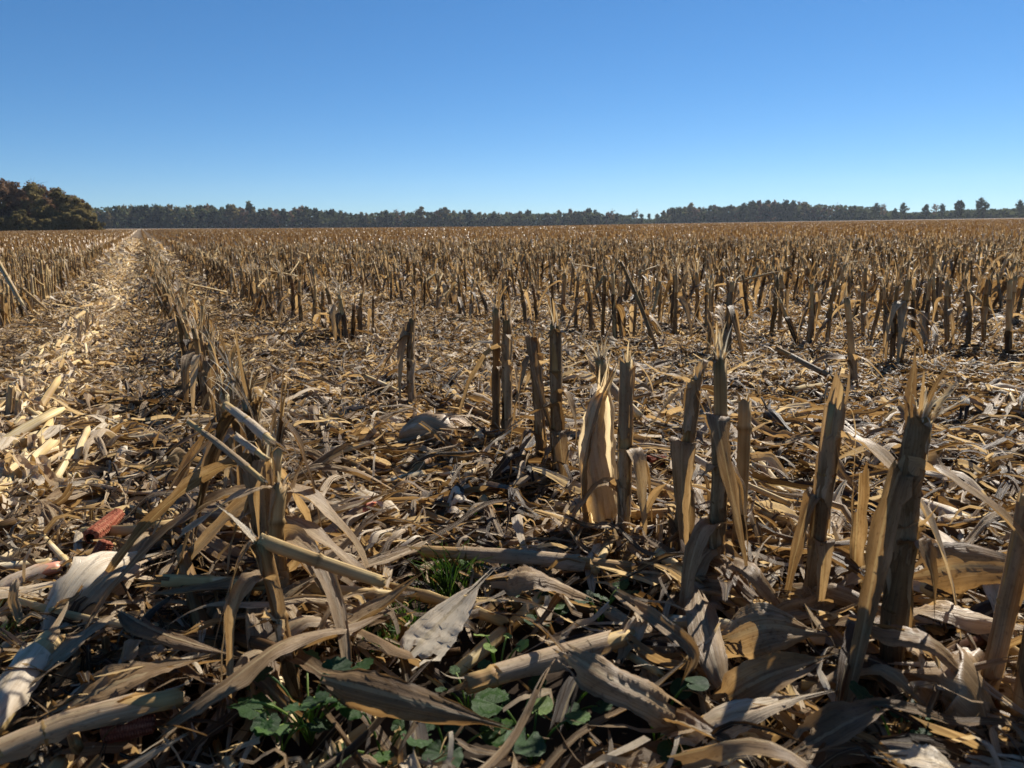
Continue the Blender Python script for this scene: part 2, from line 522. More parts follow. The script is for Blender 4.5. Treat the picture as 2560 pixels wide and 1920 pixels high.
def ground():
    az = np.concatenate([np.linspace(-PI, -0.95, 24)[:-1], np.linspace(-0.95, 0.95, 260), np.linspace(0.95, PI, 24)[1:]])
    rr = np.concatenate([[0.05], np.geomspace(0.25, 12, 110), np.geomspace(12.5, 110, 40), np.linspace(114, 1000, 110), np.geomspace(1040, 6000, 14)])
    A, Rr = np.meshgrid(az, rr, indexing='ij')
    X, Y = Rr * np.sin(A), Rr * np.cos(A)
    Z = terrain(X, Y) + bumps(X, Y) * np.clip(1 - (Rr - 6) / 10, 0, 1) - 0.02
    V = np.stack([X, Y, Z], -1).reshape(-1, 3)
    mb = MB(); F = grid_faces(len(az), len(rr))[:, ::-1]
    mb.add(V, F, np.zeros(3), 0.5)
    o = mb.build("ground", M_soil)
    tag(o, kind='structure')
    # pale grassy margin beyond the far end of the stubble
    az = np.linspace(ray(212, 577)[0] / ray(212, 577)[1], ray(1500, 577)[0] / ray(1500, 577)[1], 90)
    az = np.arctan(az)
    rr = np.linspace(300, 470, 14)
    A, Rr = np.meshgrid(az, rr, indexing='ij')
    X, Y = Rr * np.sin(A), Rr * np.cos(A)
    mb = MB(); mb.add(np.stack([X, Y, terrain(X, Y) + 0.05], -1).reshape(-1, 3), grid_faces(len(az), len(rr))[:, ::-1], np.zeros(3), 0.5)
    tag(mb.build("field_margin", M_track), kind='structure')
ground()

# ------------------------------------------------------------------ litter shapes
def leaf_shape(r, L, W, n=14, m=4, curl=0.5, wob=0.02, bend=1.0, twist=0.8, crumple=0.06, ragged=0.12, whole=False, pleat=0.16):
    t = np.linspace(0, 1, n)
    th = 0.5 * bend * (t - 0.5) + 0.10 * np.sin(t * r.uniform(2, 6) + r.uniform(0, 6))
    kink = r.uniform() < 0.4
    tk = r.uniform(0.25, 0.75)
    if kink:
        th = th + np.where(t > tk, r.normal(0, 0.6), 0)
    ds = L / (n - 1)
    x = np.cumsum(np.cos(th)) * ds; y = np.cumsum(np.sin(th)) * ds
    x -= x.mean(); y -= y.mean()
    z = wob * (np.sin(t * r.uniform(2, 5) + r.uniform(0, 6)) + 0.35 * np.sin(t * r.uniform(8, 13) + r.uniform(0, 6)))
    if kink:
        z = z + r.uniform(0.3, 0.9) * wob * (1 - np.abs(t - tk) / max(tk, 1 - tk)) * 2
    z -= z.min()
    w = np.full(n, W)
    if whole:
        w = W * np.minimum(1, 0.35 + t / 0.25) * np.clip(1.02 - t ** 2.5, 0.05, 1)
    else:
        w = W * (0.85 + 0.2 * np.sin(t * r.uniform(2, 5) + r.uniform(0, 6)))
        if r.uniform() < 0.5:
            w = w * np.clip(1.15 - t ** r.uniform(1.5, 4), 0.08, 1)
    k = curl * (0.7 + 0.4 * np.sin(t * r.uniform(2, 6) + r.uniform(0, 6)))
    tw = twist * (t - 0.5) * r.choice([-1, 1]) + r.normal(0, 0.45) + 0.15 * np.sin(t * 9 + r.uniform(0, 6))
    p = ribbon(np.stack([x, y, z], 1), w, (0, 0, 1), m, k * r.choice([-1, 1]), tw, r.uniform(0.03, 0.2), crumple, ragged, pleat, r=r)
    return tatter(p, n, m, r, 0.35) if m >= 5 else p

def stick_shape(r, L, rad, sides=8, n=9, bendy=0.02):
    x = np.linspace(-L / 2, L / 2, n)
    b = bendy * L * (x / L * 2) ** 2
    a = r.uniform(0, 6.28)
    P = np.stack([x, b * math.cos(a), b * math.sin(a) * 0.5 + rad], 1)
    rd = np.full(n, rad) * (1 + r.normal(0, 0.04, n))
    if L > 0.15:
        rd[n // 3] *= 1.22; rd[2 * n // 3] *= 1.15
    return tube(P, rd, sides, (0, 0, 1), jag=rad * 1.3, flat=r.uniform(0.7, 1.0), r=r)

def proto(patch, T=0.0, mi=0):
    return patch[0], patch[1], patch[2], np.full(len(patch[0]), T), np.full(len(patch[1]), mi)

def in_view(x, y, margin=0.06):
    a = np.arctan2(x, y)
    return np.abs(a) < 0.62 + margin

def wedge(n, r0, r1, half=0.72, power=2.0):
    u = rng.uniform(0, 1, n)
    r = (r0 ** power + u * (r1 ** power - r0 ** power)) ** (1 / power)
    a = rng.uniform(-half, half, n)
    return r * np.sin(a), r * np.cos(a)

def track_u(x, y):
    """offset across the rows"""
    return x * NV[0] + y * NV[1]

def litter_tints(n, x, y):
    t = rng.choice([0.10, 0.26, 0.44, 0.62, 0.82, 0.97], n, p=[0.13, 0.17, 0.20, 0.17, 0.18, 0.15]) + rng.normal(0, 0.06, n)
    u = track_u(x, y)
    t += np.where((u > -0.62) & (u < -0.2) & (y > 1.5), 0.16, 0)   # chopped straw left down the bare track
    return np.clip(t, 0.05, 1)

big = [proto(leaf_shape(rng, rng.uniform(0.10, 0.46), 0.005 + 0.018 * rng.uniform() ** 1.6, 14, 6, rng.uniform(0.3, 1.8), rng.uniform(0.006, 0.028), rng.uniform(-1.5, 1.5), rng.uniform(0.2, 1.8), 0.07, 0.08, rng.uniform() < 0.5)) for _ in range(90)]
shred = [proto(leaf_shape(rng, rng.uniform(0.03, 0.13), 0.0022 + 0.010 * rng.uniform() ** 1.7, 8, 3, rng.uniform(0.3, 1.8), rng.uniform(0.003, 0.012), rng.uniform(-2, 2), rng.uniform(0.2, 2.0), 0.1, 0.2)) for _ in range(90)]
fine = [proto(leaf_shape(rng, rng.uniform(0.03, 0.15), 0.002 + 0.008 * rng.uniform() ** 1.6, 6, 2, rng.uniform(0.4, 1.8), rng.uniform(0.003, 0.014), rng.uniform(-2, 2), rng.uniform(0.2, 2.0), 0.1, 0.1)) for _ in range(80)]
thin = [proto(leaf_shape(rng, rng.uniform(0.08, 0.25), rng.uniform(0.002, 0.005), 10, 1, 0.3, rng.uniform(0.008, 0.03), rng.uniform(-3, 3), 1.0, 0.0, 0.1)) for _ in range(24)]
sticks = [proto(stick_shape(rng, rng.uniform(0.08, 0.40), rng.uniform(0.005, 0.012)), 0, 1) for _ in range(24)]
low = [proto(leaf_shape(rng, rng.uniform(0.07, 0.30), rng.uniform(0.005, 0.020), 5, 2, rng.uniform(0.3, 1.2), rng.uniform(0.006, 0.03), rng.uniform(-1, 1), rng.uniform(0.2, 1.5), 0.12, 0.1)) for _ in range(40)]
lowest = [proto(leaf_shape(rng, rng.uniform(0.10, 0.36), rng.uniform(0.010, 0.026), 4, 1, 0.3, rng.uniform(0.01, 0.04), rng.uniform(-1, 1), rng.uniform(0.2, 1.2), 0.0, 0.1)) for _ in range(30)]

# hollows where the soil and the weeds show: (photo x, y, radius in metres)
HOLES = [(1500, 1540, 0.13), (1240, 1300, 0.10), (1080, 1540, 0.09), (480, 1500, 0.10), (1250, 1800, 0.16), (820, 1840, 0.12), (1050, 1460, 0.07), (1560, 1850, 0.10), (255, 1320, 0.05), (250, 1400, 0.05), (320, 1820, 0.04), (1640, 1152, 0.05), (1310, 1087, 0.05), (770, 1830, 0.07)]
HOLES = [(*at(px, py, 0.0)[:2], rad) for px, py, rad in HOLES]
def not_hole(x, y):
    k = np.ones(len(x), bool)
    for hx, hy, rad in HOLES:
        k &= ~((np.hypot(x - hx, y - hy) < rad) & (rng.uniform(0, 1, len(x)) < 0.93))
    return k

def scatter(mb, protos, n, r0, r1, z0, z1, tilt, sc=(0.8, 1.2), dens_fall=2.0, along=0.0, half=0.72, holes=True, dt=0.0):
    x, y = wedge(n, r0, r1, half, dens_fall)
    if holes:
        k = not_hole(x, y)
        if z1 > 0.05 and r1 < 4:
            H = np.array(HERO_PTS)
            dm = np.min(np.hypot(x[:, None] - H[None, :, 0], y[:, None] - H[None, :, 1]), 1)
            k &= (dm > 0.045) | (rng.uniform(0, 1, len(x)) < 0.35)
        x, y = x[k], y[k]
    n = len(x)
    z = terrain(x, y) + rng.uniform(z0, z1, n) + np.where(y < 8, bumps(x, y), 0)
    t = litter_tints(n, x, y) + dt
    rz = rng.uniform(0, 2 * PI, n)
    if along:
        al = rng.uniform(0, 1, n) < along
        rz = np.where(al, PI / 2 + PSI + rng.normal(0, 0.3, n), rz)
    rx, ry = rng.normal(0, tilt, n), rng.normal(0, tilt * 0.7, n)
    s = rng.uniform(*sc, n)
    which = rng.integers(0, len(protos), n)
    Rm = euler_many(rx, ry, rz, s)
    loc = np.stack([x, y, z], 1)
    for i, p in enumerate(protos):
        k = which == i
        if k.any():
            batch(mb, p, loc[k], Rm[k], t[k])

def litter():
    mb = MB()
    # near
    scatter(mb, big, 2600, 0.65, 3.4, -0.01, 0.03, 0.14)
    scatter(mb, big, 1300, 0.65, 3.4, 0.02, 0.065, 0.26)
    scatter(mb, shred, 22000, 0.65, 3.4, 0.005, 0.055, 0.4, (0.7, 1.3))
    scatter(mb, thin, 3500, 0.65, 3.4, 0.01, 0.06, 0.3)
    scatter(mb, sticks, 700, 0.65, 3.4, 0.0, 0.05, 0.1)
    # middle
    scatter(mb, big, 5000, 3.3, 8, 0.0, 0.05, 0.22, (0.7, 1.0))
    scatter(mb, fine, 115000, 3.3, 8.5, 0.0, 0.07, 0.45, (0.7, 1.25))
    scatter(mb, thin, 6000, 3.3, 8, 0.01, 0.07, 0.3)
    scatter(mb, sticks, 2600, 3.3, 8, 0.0, 0.06, 0.12, (0.6, 1.0))
    scatter(mb, low, 90000, 7.8, 20, 0.0, 0.07, 0.35, (0.6, 1.0), half=0.68, dt=0.06)
    scatter(mb, lowest, 52000, 19, 60, 0.0, 0.10, 0.4, (1.0, 2.0), half=0.66, dt=0.14)
    # straw in the bare track
    n = 9000
    t = 2.2 + 58 * rng.uniform(0, 1, n) ** 1.5; u = rng.normal(-0.46, 0.085, n) + 0.05 * np.sin(t * 0.9)
    x = t * DV[0] + u * NV[0]; y = t * DV[1] + u * NV[1]
    loc = np.stack([x, y, terrain(x, y) + rng.uniform(0.02, 0.07, n)], 1)
    Rm = euler_many(rng.normal(0, 0.25, n), rng.normal(0, 0.15, n), PI / 2 + PSI + rng.normal(0, 0.35, n), rng.uniform(0.8, 1.4, n) * (1 + np.maximum(t - 8, 0) * 0.03))
    tt = np.clip(rng.normal(0.86, 0.14, n), 0.3, 1)
    pool = shred[:14] + sticks[:14] + thin[:8] + big[:4]
    which = rng.integers(0, len(pool), n)
    for i, p in enumerate(pool):
        k = which == i
        batch(mb, p, loc[k], Rm[k], tt[k])
    o = mb.build("crop_residue", [M_leaf, M_stem])
    tag(o, "deep litter of dry torn corn leaves and straw covering the field", "crop residue", kind='stuff')

# ------------------------------------------------------------------ stalks
def fray(mb, p, T, rad, r, n=7, length=0.05, spread=0.5, mi=0, w=0.003):
    T = nrm(np.asarray(T, float))
    a0 = nrm(np.cross(T, [0.31, 0.9, 0.1])); b0 = np.cross(T, a0)
    for i in range(n):
        a = r.uniform(0, 2 * PI)
        o = a0 * math.cos(a) + b0 * math.sin(a)
        L = length * (0.25 + 1.3 * r.uniform() ** 1.8)
        q0 = p + o * rad * r.uniform(0.5, 0.95) - T * 0.012
        q1 = q0 + T * (L * 0.6 + 0.012)
        q2 = q1 + T * L * 0.5 + o * L * spread * r.uniform(0.1, 1.0) + r.normal(0, 0.1 * L, 3)
        if r.uniform() < 0.28:                          # peeled over and hanging
            q2 = q1 + o * L * r.uniform(0.3, 0.7) - T * L * r.uniform(0.2, 1.1)
        P = bez([q0, q1, q2], 6)
        W = w * r.uniform(0.5, 1.4) * np.array([1.0, 1.05, 0.95, 0.8, 0.6, 0.15])
        mb.patch(ribbon(P, W, -o, 1, 0.4, r.normal(0, 0.3), r=r), r.uniform(0.3, 0.95), mi)

def stem_curve(base, top, r, bow=0.01, n=16):
    base = np.asarray(base, float); top = np.asarray(top, float)
    L = np.linalg.norm(top - base)
    mid = (base + top) / 2 + r.normal(0, bow, 3) * np.array([1, 1, 0])
    return bez([base, mid, top], n)

def stem_patch(P, r0, r1, r, sides=10, node=0.15):
    L = np.concatenate([[0], np.cumsum(np.linalg.norm(np.diff(P, axis=0), axis=1))])
    # refine the path so that node rings are sharp
    zs = list(np.linspace(0, L[-1], 14))
    z = r.uniform(0.03, 0.09)
    nodes = []
    while z < L[-1] - 0.03:
        nodes.append(z); zs += [z - 0.007, z, z + 0.007]
        z += node * r.uniform(0.75, 1.2)
    zs = np.array(sorted(q for q in zs if 0 <= q <= L[-1]))
    Q = np.stack([np.interp(zs, L, P[:, i]) for i in range(3)], 1)
    rad = np.interp(zs, [0, L[-1]], [r0, r1])
    for k, q in enumerate(zs):
        for z in nodes:
            if abs(q - z) < 1e-6: rad[k] *= 1.26
            elif abs(q - z) < 0.008: rad[k] *= 0.99
    dt = np.zeros(len(zs))
    for z in nodes:                                     # dark ring at the joint, paler just above, red-brown below
        dt += np.where(np.abs(zs - z) < 1e-6, -0.22, 0) + np.where((zs > z + 0.003) & (zs < z + 0.03), 0.08, 0) + np.where((zs < z) & (zs > z - 0.05), -0.10, 0)
    p = tube(Q, rad, sides, (1, 0, 0.1), jag=r1 * 0.4, flat=0.9, r=r)
    s_dt = np.concatenate([np.repeat(dt, sides + 1), [0, 0.1]])
    return (p[0], p[1], p[2], s_dt), nodes, L[-1]

def on_curve(P, s):
    L = np.concatenate([[0], np.cumsum(np.linalg.norm(np.diff(P, axis=0), axis=1))])
    return np.array([np.interp(s, L, P[:, i]) for i in range(3)])

def stalk_leaf(P, s0, s1, rad, az, blade, r, W=0.028, m=6, n=18, wrap=2.1, ripple=0.2, zmin=0.02, taper=True, twist=0.0, bfold=0.35):
    """sheath hugging the stem from s0 to s1, then a blade through offsets (out, side, up) from its collar"""
    o = np.array([math.cos(az), math.sin(az), 0]); sd = np.array([-math.sin(az), math.cos(az), 0])
    pts, w, k = [], [], []
    ns = 6
    for i in range(ns):
        s = s0 + (s1 - s0) * i / (ns - 1)
        pts.append(on_curve(P, s) + o * rad * 1.12); w.append(rad * 1.15 * wrap * (1 + 0.12 * i / ns)); k.append(wrap)
    if blade:
        c = pts[-1]
        ctrl = [c] + [c + o * a + sd * b + np.array([0, 0, h]) for a, b, h in blade]
        Q = bez([c, c + (c - pts[-2]) * 1.2] + ctrl[1:], n + 1)[1:]
        Q[:, 2] = np.maximum(Q[:, 2], zmin + 0.004 * np.sin(np.arange(n)))
        t = np.linspace(0, 1, n)
        pts = np.vstack([pts, Q])
        wb = W * (np.clip(1.05 - t ** 2.2, 0.06, 1) if taper else np.ones(n))
        w = np.concatenate([w, np.where(t < 0.2, rad * 1.2 * wrap * (1 - t / 0.2) + wb * t / 0.2, wb)])
        k = np.concatenate([k, np.maximum(bfold, wrap * (1 - t * 5))])
    pts = np.asarray(pts); tw = np.zeros(len(pts))
    if blade: tw[ns:] = np.linspace(0, 1, n) * twist
    return ribbon(pts, np.asarray(w), -o, m, np.asarray(k), tw, ripple if blade else 0.05, 0.04, 0.10, 0.07 if m > 3 else 0.0, r=r)

def rand_blade(r, h, kind):
    """offsets (out, side, up) of a blade from a collar at height h"""
    s = r.normal(0, 0.05)
    if kind == 'droop':
        a = r.uniform(0.06, 0.15)
        return [(a * 0.5, 0, 0.06), (a, s, 0.0), (a * 1.25, s * 2, -h * 0.6), (a * 1.3, s * 2.5, -h)]
    if kind == 'hang':
        a = r.uniform(0.02, 0.05)
        return [(a, 0, 0.03), (a * 1.5, s * 0.4, -0.03), (a * 1.6, s, -h * r.uniform(0.6, 1.0))]
    if kind == 'tent':
        a = r.uniform(0.07, 0.22)
        return [(a * 0.5, 0, 0.0), (a * 0.95, s, -h * 0.30), (a * 1.1, s * 2, -h)]
    return [(0.01, 0, 0.04), (r.uniform(0.0, 0.04), s * 0.5, r.uniform(0.06, 0.14))]   # up

class Stalk:
    """one standing stalk: stem, frayed_top and leaves as meshes"""
    def __init__(s, base, top, r0, r1, r, sides=14, tint=0.5, n_fray=9, fray_len=0.05, pith=6, bow=0.012, m=6, red=False):
        s.r, s.r0, s.r1, s.m = r, r0, r1, m
        s.P = stem_curve(base, top, r, bow)
        patch, s.nodes, s.L = stem_patch(s.P, r0, r1, r, sides)
        s.stem = MB(); s.stem.patch(patch, tint)
        s.red = red
        s.top = MB(); T = s.P[-1] - s.P[-2]
        if n_fray: fray(s.top, s.P[-1], T, r1, r, int(n_fray * 1.7), fray_len, 0.5, 0, r1 * 0.21)
        if pith: fray(s.top, s.P[-1], T, r1 * 0.8, r, int(pith * 1.6), fray_len * 0.6, 1.1, 1, r1 * 0.15)
        s.leaves = []
        s.broken = None
    def leaf(s, f0, f1, az, blade, W=0.028, tint=0.45, **kw):
        mb = MB()
        rad = s.r0 + (s.r1 - s.r0) * (f0 + f1) / 2
        mb.patch(stalk_leaf(s.P, f0 * s.L, f1 * s.L, rad, az, blade, s.r, W, **{'m': s.m, **kw}), tint)
        s.leaves.append(mb)
        return s
    def snap(s, dirv, length, r=None, tint=0.7):
        """the broken-over upper part, still hinged at the top"""
        mb = MB(); p = s.P[-1]; d = np.asarray(dirv, float)
        d = nrm(d)
        P = bez([p - d * 0.004, p + d * length * 0.5 + s.r.normal(0, 0.006, 3), p + d * length], 9)
        mb.patch(stem_patch(P, s.r1, s.r1 * 0.85, s.r, 9, 0.11)[0], tint)
        fray(mb, P[-1], d, s.r1 * 0.8, s.r, 4, 0.02, 0.4, 0, 0.002)
        s.broken = mb
        return s
    def meshes(s):
        out = [('stem', s.stem.mesh('stem', M_red if s.red else M_stem))]
        if s.top.n: out.append(('frayed_top', s.top.mesh('frayed_top', [M_leaf, M_pith])))
        if s.broken: out.append(('broken_top', s.broken.mesh('broken_top', M_stem)))
        for mb in s.leaves: out.append(('leaf', mb.mesh('leaf', M_leaf)))
        return out
    def merged(s):
        mb = MB()
        for src, mm in [(s.stem, {0: 1}), (s.top, {0: 0, 1: 2})] + [(l, {0: 0}) for l in s.leaves] + ([(s.broken, {0: 1})] if s.broken else []):
            if not src.n: continue
            V, F, U, T, Mi = src.arrays()
            mb.V.append(V); mb.F.append(F + mb.n); mb.U.append(U); mb.T.append(T); mb.M.append(np.vectorize(mm.get)(Mi)); mb.n += len(V)
        return mb.arrays()

def put(meshes, name, loc, rz, sc, label, cat, group, tilt=(0, 0)):
    e = empty(name, loc, label, cat, group)
    e.rotation_euler = (tilt[0], tilt[1], rz); e.scale = (sc,) * 3
    for nm, me in meshes:
        c = bpy.data.objects.new(nm, me); scene.collection.objects.link(c); c.parent = e
    return e

HERO_PTS = []      # middles of the placed pieces: looser litter keeps off them
LANDMARKS = []     # (words, x, y) for labels that point at places
ROW_GROUP = "cut cornstalks standing in rows"
hero_xy = []

def hero(base_px, top_px, r0, r1, label, seed, leaves=(), dy=0.0, mark=None, snap=None, **kw):
    r = np.random.default_rng(seed)
    b = at(*base_px, 0.02)
    t = at_depth(*top_px, b[1] + dy)
    g = b[2] - 0.02
    s = Stalk(np.array([0, 0, -0.03]), t - np.array([b[0], b[1], g]), r0, r1, r, **kw)
    for lf in leaves:
        lf = dict(lf); f0, f1, az, bl = lf.pop('f0'), lf.pop('f1'), R(lf.pop('az')), lf.pop('blade')
        s.leaf(f0, f1, az, bl, **lf)
    if len(leaves) > 1:
        for k in range(2):
            f = r.uniform(0.05, 0.55)
            s.leaf(f, min(f + r.uniform(0.2, 0.4), 0.98), r.uniform(0, 2 * PI), [(0.006, 0, 0.012), (r.uniform(0.01, 0.03), r.normal(0, 0.01), r.uniform(-0.02, 0.04))], r.uniform(0.008, 0.016), r.uniform(0.5, 0.85), wrap=r.uniform(1.2, 2.4), n=8)
        f = r.uniform(0.1, 0.4)
        s.leaf(f, f + 0.2, r.uniform(0, 2 * PI), rand_blade(r, s.L * (f + 0.2), r.choice(['tent', 'hang', 'droop'])), r.uniform(0.008, 0.018), r.uniform(0.4, 0.75), wrap=1.5)
    if len(leaves) > 1:
        f = r.uniform(0.3, 0.7)
        s.leaf(f, min(f + 0.25, 0.97), r.uniform(PI * 0.75, PI * 2.1), rand_blade(r, s.L * (f + 0.2), r.choice(['hang', 'tent'])), r.uniform(0.014, 0.024), r.uniform(0.45, 0.7), wrap=1.8)
    if snap: s.snap(*snap)
    put(s.meshes(), "corn_stalk", (b[0], b[1], g), 0, 1, label, "corn stalk", ROW_GROUP)
    hero_xy.append(b[:2])
    if mark: LANDMARKS.append((mark, b[0], b[1]))
    return s

# directions for az: 0 = to the right, 90 = away from the camera, 180 = left, 270 = towards the camera
# --- the row that runs from the lower right corner into the field
hero((2228, 1690), (2300, 1040), 0.0155, 0.0145, "thick dark cornstalk with two splayed white fibre tips and a wide hanging leaf", 11, [
    dict(f0=0.42, f1=0.80, az=195, blade=[(0.03, 0.0, -0.02), (0.055, 0.02, -0.16), (0.06, 0.04, -0.24), (0.20, 0.12, -0.37)], W=0.020, tint=0.42, wrap=1.1, twist=0.7, bfold=1.1, ripple=0.35),
    dict(f0=0.72, f1=0.97, az=185, blade=[(0.0, 0.0, 0.05), (0.0, 0.0, 0.10)], W=0.016, tint=0.38, wrap=1.5),
    dict(f0=0.05, f1=0.55, az=300, blade=[(0.012, 0, 0.015), (0.03, 0.0, 0.0), (0.035, 0.0, -0.05)], W=0.02, tint=0.42, wrap=2.4),
    dict(f0=0.90, f1=0.98, az=345, blade=[(0.004, 0, 0.02), (0.018, 0, 0.045)], W=0.008, tint=1.0, wrap=0.9, taper=False),
    dict(f0=0.90, f1=0.98, az=320, blade=[(0.010, 0, 0.02), (0.034, 0, 0.040)], W=0.007, tint=1.0, wrap=0.9, taper=False),
    dict(f0=0.0, f1=0.25, az=150, blade=[(0.06, 0.0, 0.02), (0.11, -0.03, -0.06), (0.13, -0.04, -0.12)], W=0.022, tint=0.4)],
    tint=0.40, n_fray=5, fray_len=0.05, pith=22, mark="the thick white-tipped stalk")
hero((2022, 1545), (2092, 1015), 0.0125, 0.0125, "yellowish cornstalk with a grey bleached top and a thin strip dangling from it", 12, [
    dict(f0=0.62, f1=0.98, az=260, blade=None, tint=0.72, wrap=2.2),
    dict(f0=0.15, f1=0.60, az=185, blade=[(0.015, 0, 0.0), (0.03, 0, -0.12), (0.05, 0.0, -0.27)], W=0.02, tint=0.42, wrap=1.6),
    dict(f0=0.85, f1=0.97, az=350, blade=[(0.018, 0, 0.03), (0.022, 0, -0.05), (0.02, 0, -0.14)], W=0.004, tint=0.85, wrap=0.5)],
    tint=0.62, n_fray=6, fray_len=0.03, pith=4, mark="the bleached-top stalk")
hero((1832, 1430), (1862, 1005), 0.0115, 0.0120, "short clean olive-tan cornstalk with a square cut top and one dark node", 13, [
    dict(f0=0.12, f1=0.42, az=330, blade=[(0.01, 0, 0.02), (0.035, 0, -0.05), (0.05, 0, -0.16)], W=0.018, tint=0.42, wrap=1.6)],
    tint=0.60, n_fray=3, fray_len=0.025, pith=2, bow=0.004, mark="the clean square-cut stalk")
hero((1785, 1500), (1800, 905), 0.0105, 0.0115, "cornstalk with a bushy pale frayed top and peeled split sheath", 14, [
    dict(f0=0.35, f1=0.72, az=200, blade=[(0.01, 0, 0.03), (0.02, 0, 0.05)], W=0.02, tint=0.66, wrap=2.3),
    dict(f0=0.40, f1=0.62, az=340, blade=[(0.02, 0, 0.0), (0.035, 0, -0.06), (0.04, 0, -0.16)], W=0.022, tint=0.5, wrap=1.5),
    dict(f0=0.02, f1=0.30, az=210, blade=[(0.04, 0, -0.02), (0.10, 0, -0.10), (0.16, 0, -0.13)], W=0.022, tint=0.45)],
    tint=0.5, n_fray=14, fray_len=0.06, pith=20, mark="the bushy frayed stalk")
hero((1705, 1430), (1738, 950), 0.0110, 0.0115, "dark cornstalk with a bent-over torn top and ragged strips on both sides", 15, [
    dict(f0=0.70, f1=0.98, az=20, blade=[(0.0, 0, 0.05), (0.015, 0, 0.06), (0.04, 0, 0.0)], W=0.016, tint=0.62, wrap=1.8),
    dict(f0=0.80, f1=0.97, az=200, blade=[(0.03, 0, 0.03), (0.06, 0, 0.02), (0.10, 0.0, 0.06)], W=0.012, tint=0.75, wrap=1.2),
    dict(f0=0.80, f1=0.95, az=190, blade=[(0.02, 0, 0.0), (0.05, 0, -0.02), (0.08, 0.0, -0.09)], W=0.008, tint=0.75, wrap=1.0),
    dict(f0=0.78, f1=0.94, az=330, blade=[(0.02, 0, 0.0), (0.03, 0, -0.06), (0.028, 0.0, -0.13)], W=0.010, tint=0.66, wrap=1.0),
    dict(f0=0.12, f1=0.50, az=300, blade=[(0.01, 0, -0.02), (0.015, 0, -0.12), (-0.03, 0, -0.25)], W=0.016, tint=0.45, wrap=1.5)],
    tint=0.42, n_fray=8, fray_len=0.03, pith=10, mark="the bent-top stalk")
hero((1562, 1380), (1566, 905), 0.0120, 0.0120, "straight tan cornstalk beside the upright husked ear with a narrow leaf at its right", 16, [
    dict(f0=0.40, f1=0.60, az=10, blade=[(0.03, 0, 0.02), (0.045, 0, -0.05), (0.05, 0, -0.23)], W=0.013, tint=0.40, wrap=1.2),
    dict(f0=0.70, f1=0.97, az=240, blade=None, tint=0.52, wrap=1.9),
    dict(f0=0.85, f1=0.97, az=350, blade=[(0.01, 0, 0.02), (0.035, 0, -0.01), (0.045, 0, -0.07)], W=0.012, tint=0.8, wrap=0.8)],
    tint=0.58, n_fray=6, fray_len=0.025, pith=8, bow=0.004, mark="the straight tan stalk by the husked ear")
hero((1535, 1345), (1502, 900), 0.0115, 0.0125, "cornstalk with fluffy white torn pith at its top behind the upright husked ear", 17, [
    dict(f0=0.55, f1=0.90, az=170, blade=[(0.01, 0, 0.03), (0.02, 0, 0.05)], W=0.016, tint=0.6, wrap=1.8)],
    dy=0.06, tint=0.5, n_fray=8, fray_len=0.05, pith=40)
hero((1400, 1215), (1388, 815), 0.0135, 0.0135, "cornstalk with a rusty red upper joint and a leaf falling to its right", 18, [
    dict(f0=0.30, f1=0.62, az=340, blade=[(0.015, 0, 0.02), (0.04, 0, -0.04), (0.055, 0, -0.12), (0.02, 0, -0.17)], W=0.016, tint=0.45, wrap=1.7),
    dict(f0=0.02, f1=0.40, az=280, blade=[(0.02, 0, 0.0), (0.06, 0, -0.10), (0.09, 0, -0.16)], W=0.020, tint=0.45, wrap=2.0)],
    tint=0.42, n_fray=8, fray_len=0.07, pith=10, red=False, mark="the rusty-jointed stalk")
hero((1362, 1190), (1338, 850), 0.0125, 0.0135, "greyish cornstalk with a dark split side and a blade crossing in front of it", 19, [
    dict(f0=0.45, f1=0.97, az=230, blade=[(0.01, 0, 0.015), (0.03, 0.0, 0.0), (0.03, 0.06, -0.15), (0.03, 0.12, -0.30)], W=0.017, tint=0.45, wrap=1.9),
    dict(f0=0.02, f1=0.35, az=200, blade=[(0.03, 0, 0.05), (0.06, 0, 0.03), (0.05, 0, -0.12)], W=0.014, tint=0.45)],
    tint=0.48, n_fray=5, fray_len=0.03, pith=3, mark="the grey split stalk")
hero((1270, 1128), (1268, 800), 0.0135, 0.0135, "cornstalk with a red upper half wrapped in a pale grey sheath below", 20, [
    dict(f0=0.25, f1=0.68, az=250, blade=[(0.008, 0, 0.02), (0.015, 0, 0.03)], W=0.02, tint=0.68, wrap=2.4),
    dict(f0=0.30, f1=0.66, az=350, blade=[(0.015, 0, 0.0), (0.02, 0, -0.06), (0.025, 0, -0.20)], W=0.012, tint=0.7, wrap=1.2),
    dict(f0=0.02, f1=0.30, az=320, blade=[(0.02, 0, 0.05), (0.05, -0.06, 0.02), (0.02, -0.12, -0.12)], W=0.016, tint=0.5)],
    tint=0.35, n_fray=10, fray_len=0.05, pith=10)
hero((1238, 1120), (1240, 775), 0.0115, 0.0120, "tall slim cornstalk with a fluffy tip and dark lower joint beside the red one", 21, [
    dict(f0=0.25, f1=0.60, az=300, blade=[(0.02, 0, 0.03), (0.04, 0, -0.02), (0.03, 0, -0.10)], W=0.014, tint=0.45, wrap=1.8)],
    tint=0.5, n_fray=10, fray_len=0.07, pith=12, mark="the red and slim pair of stalks")
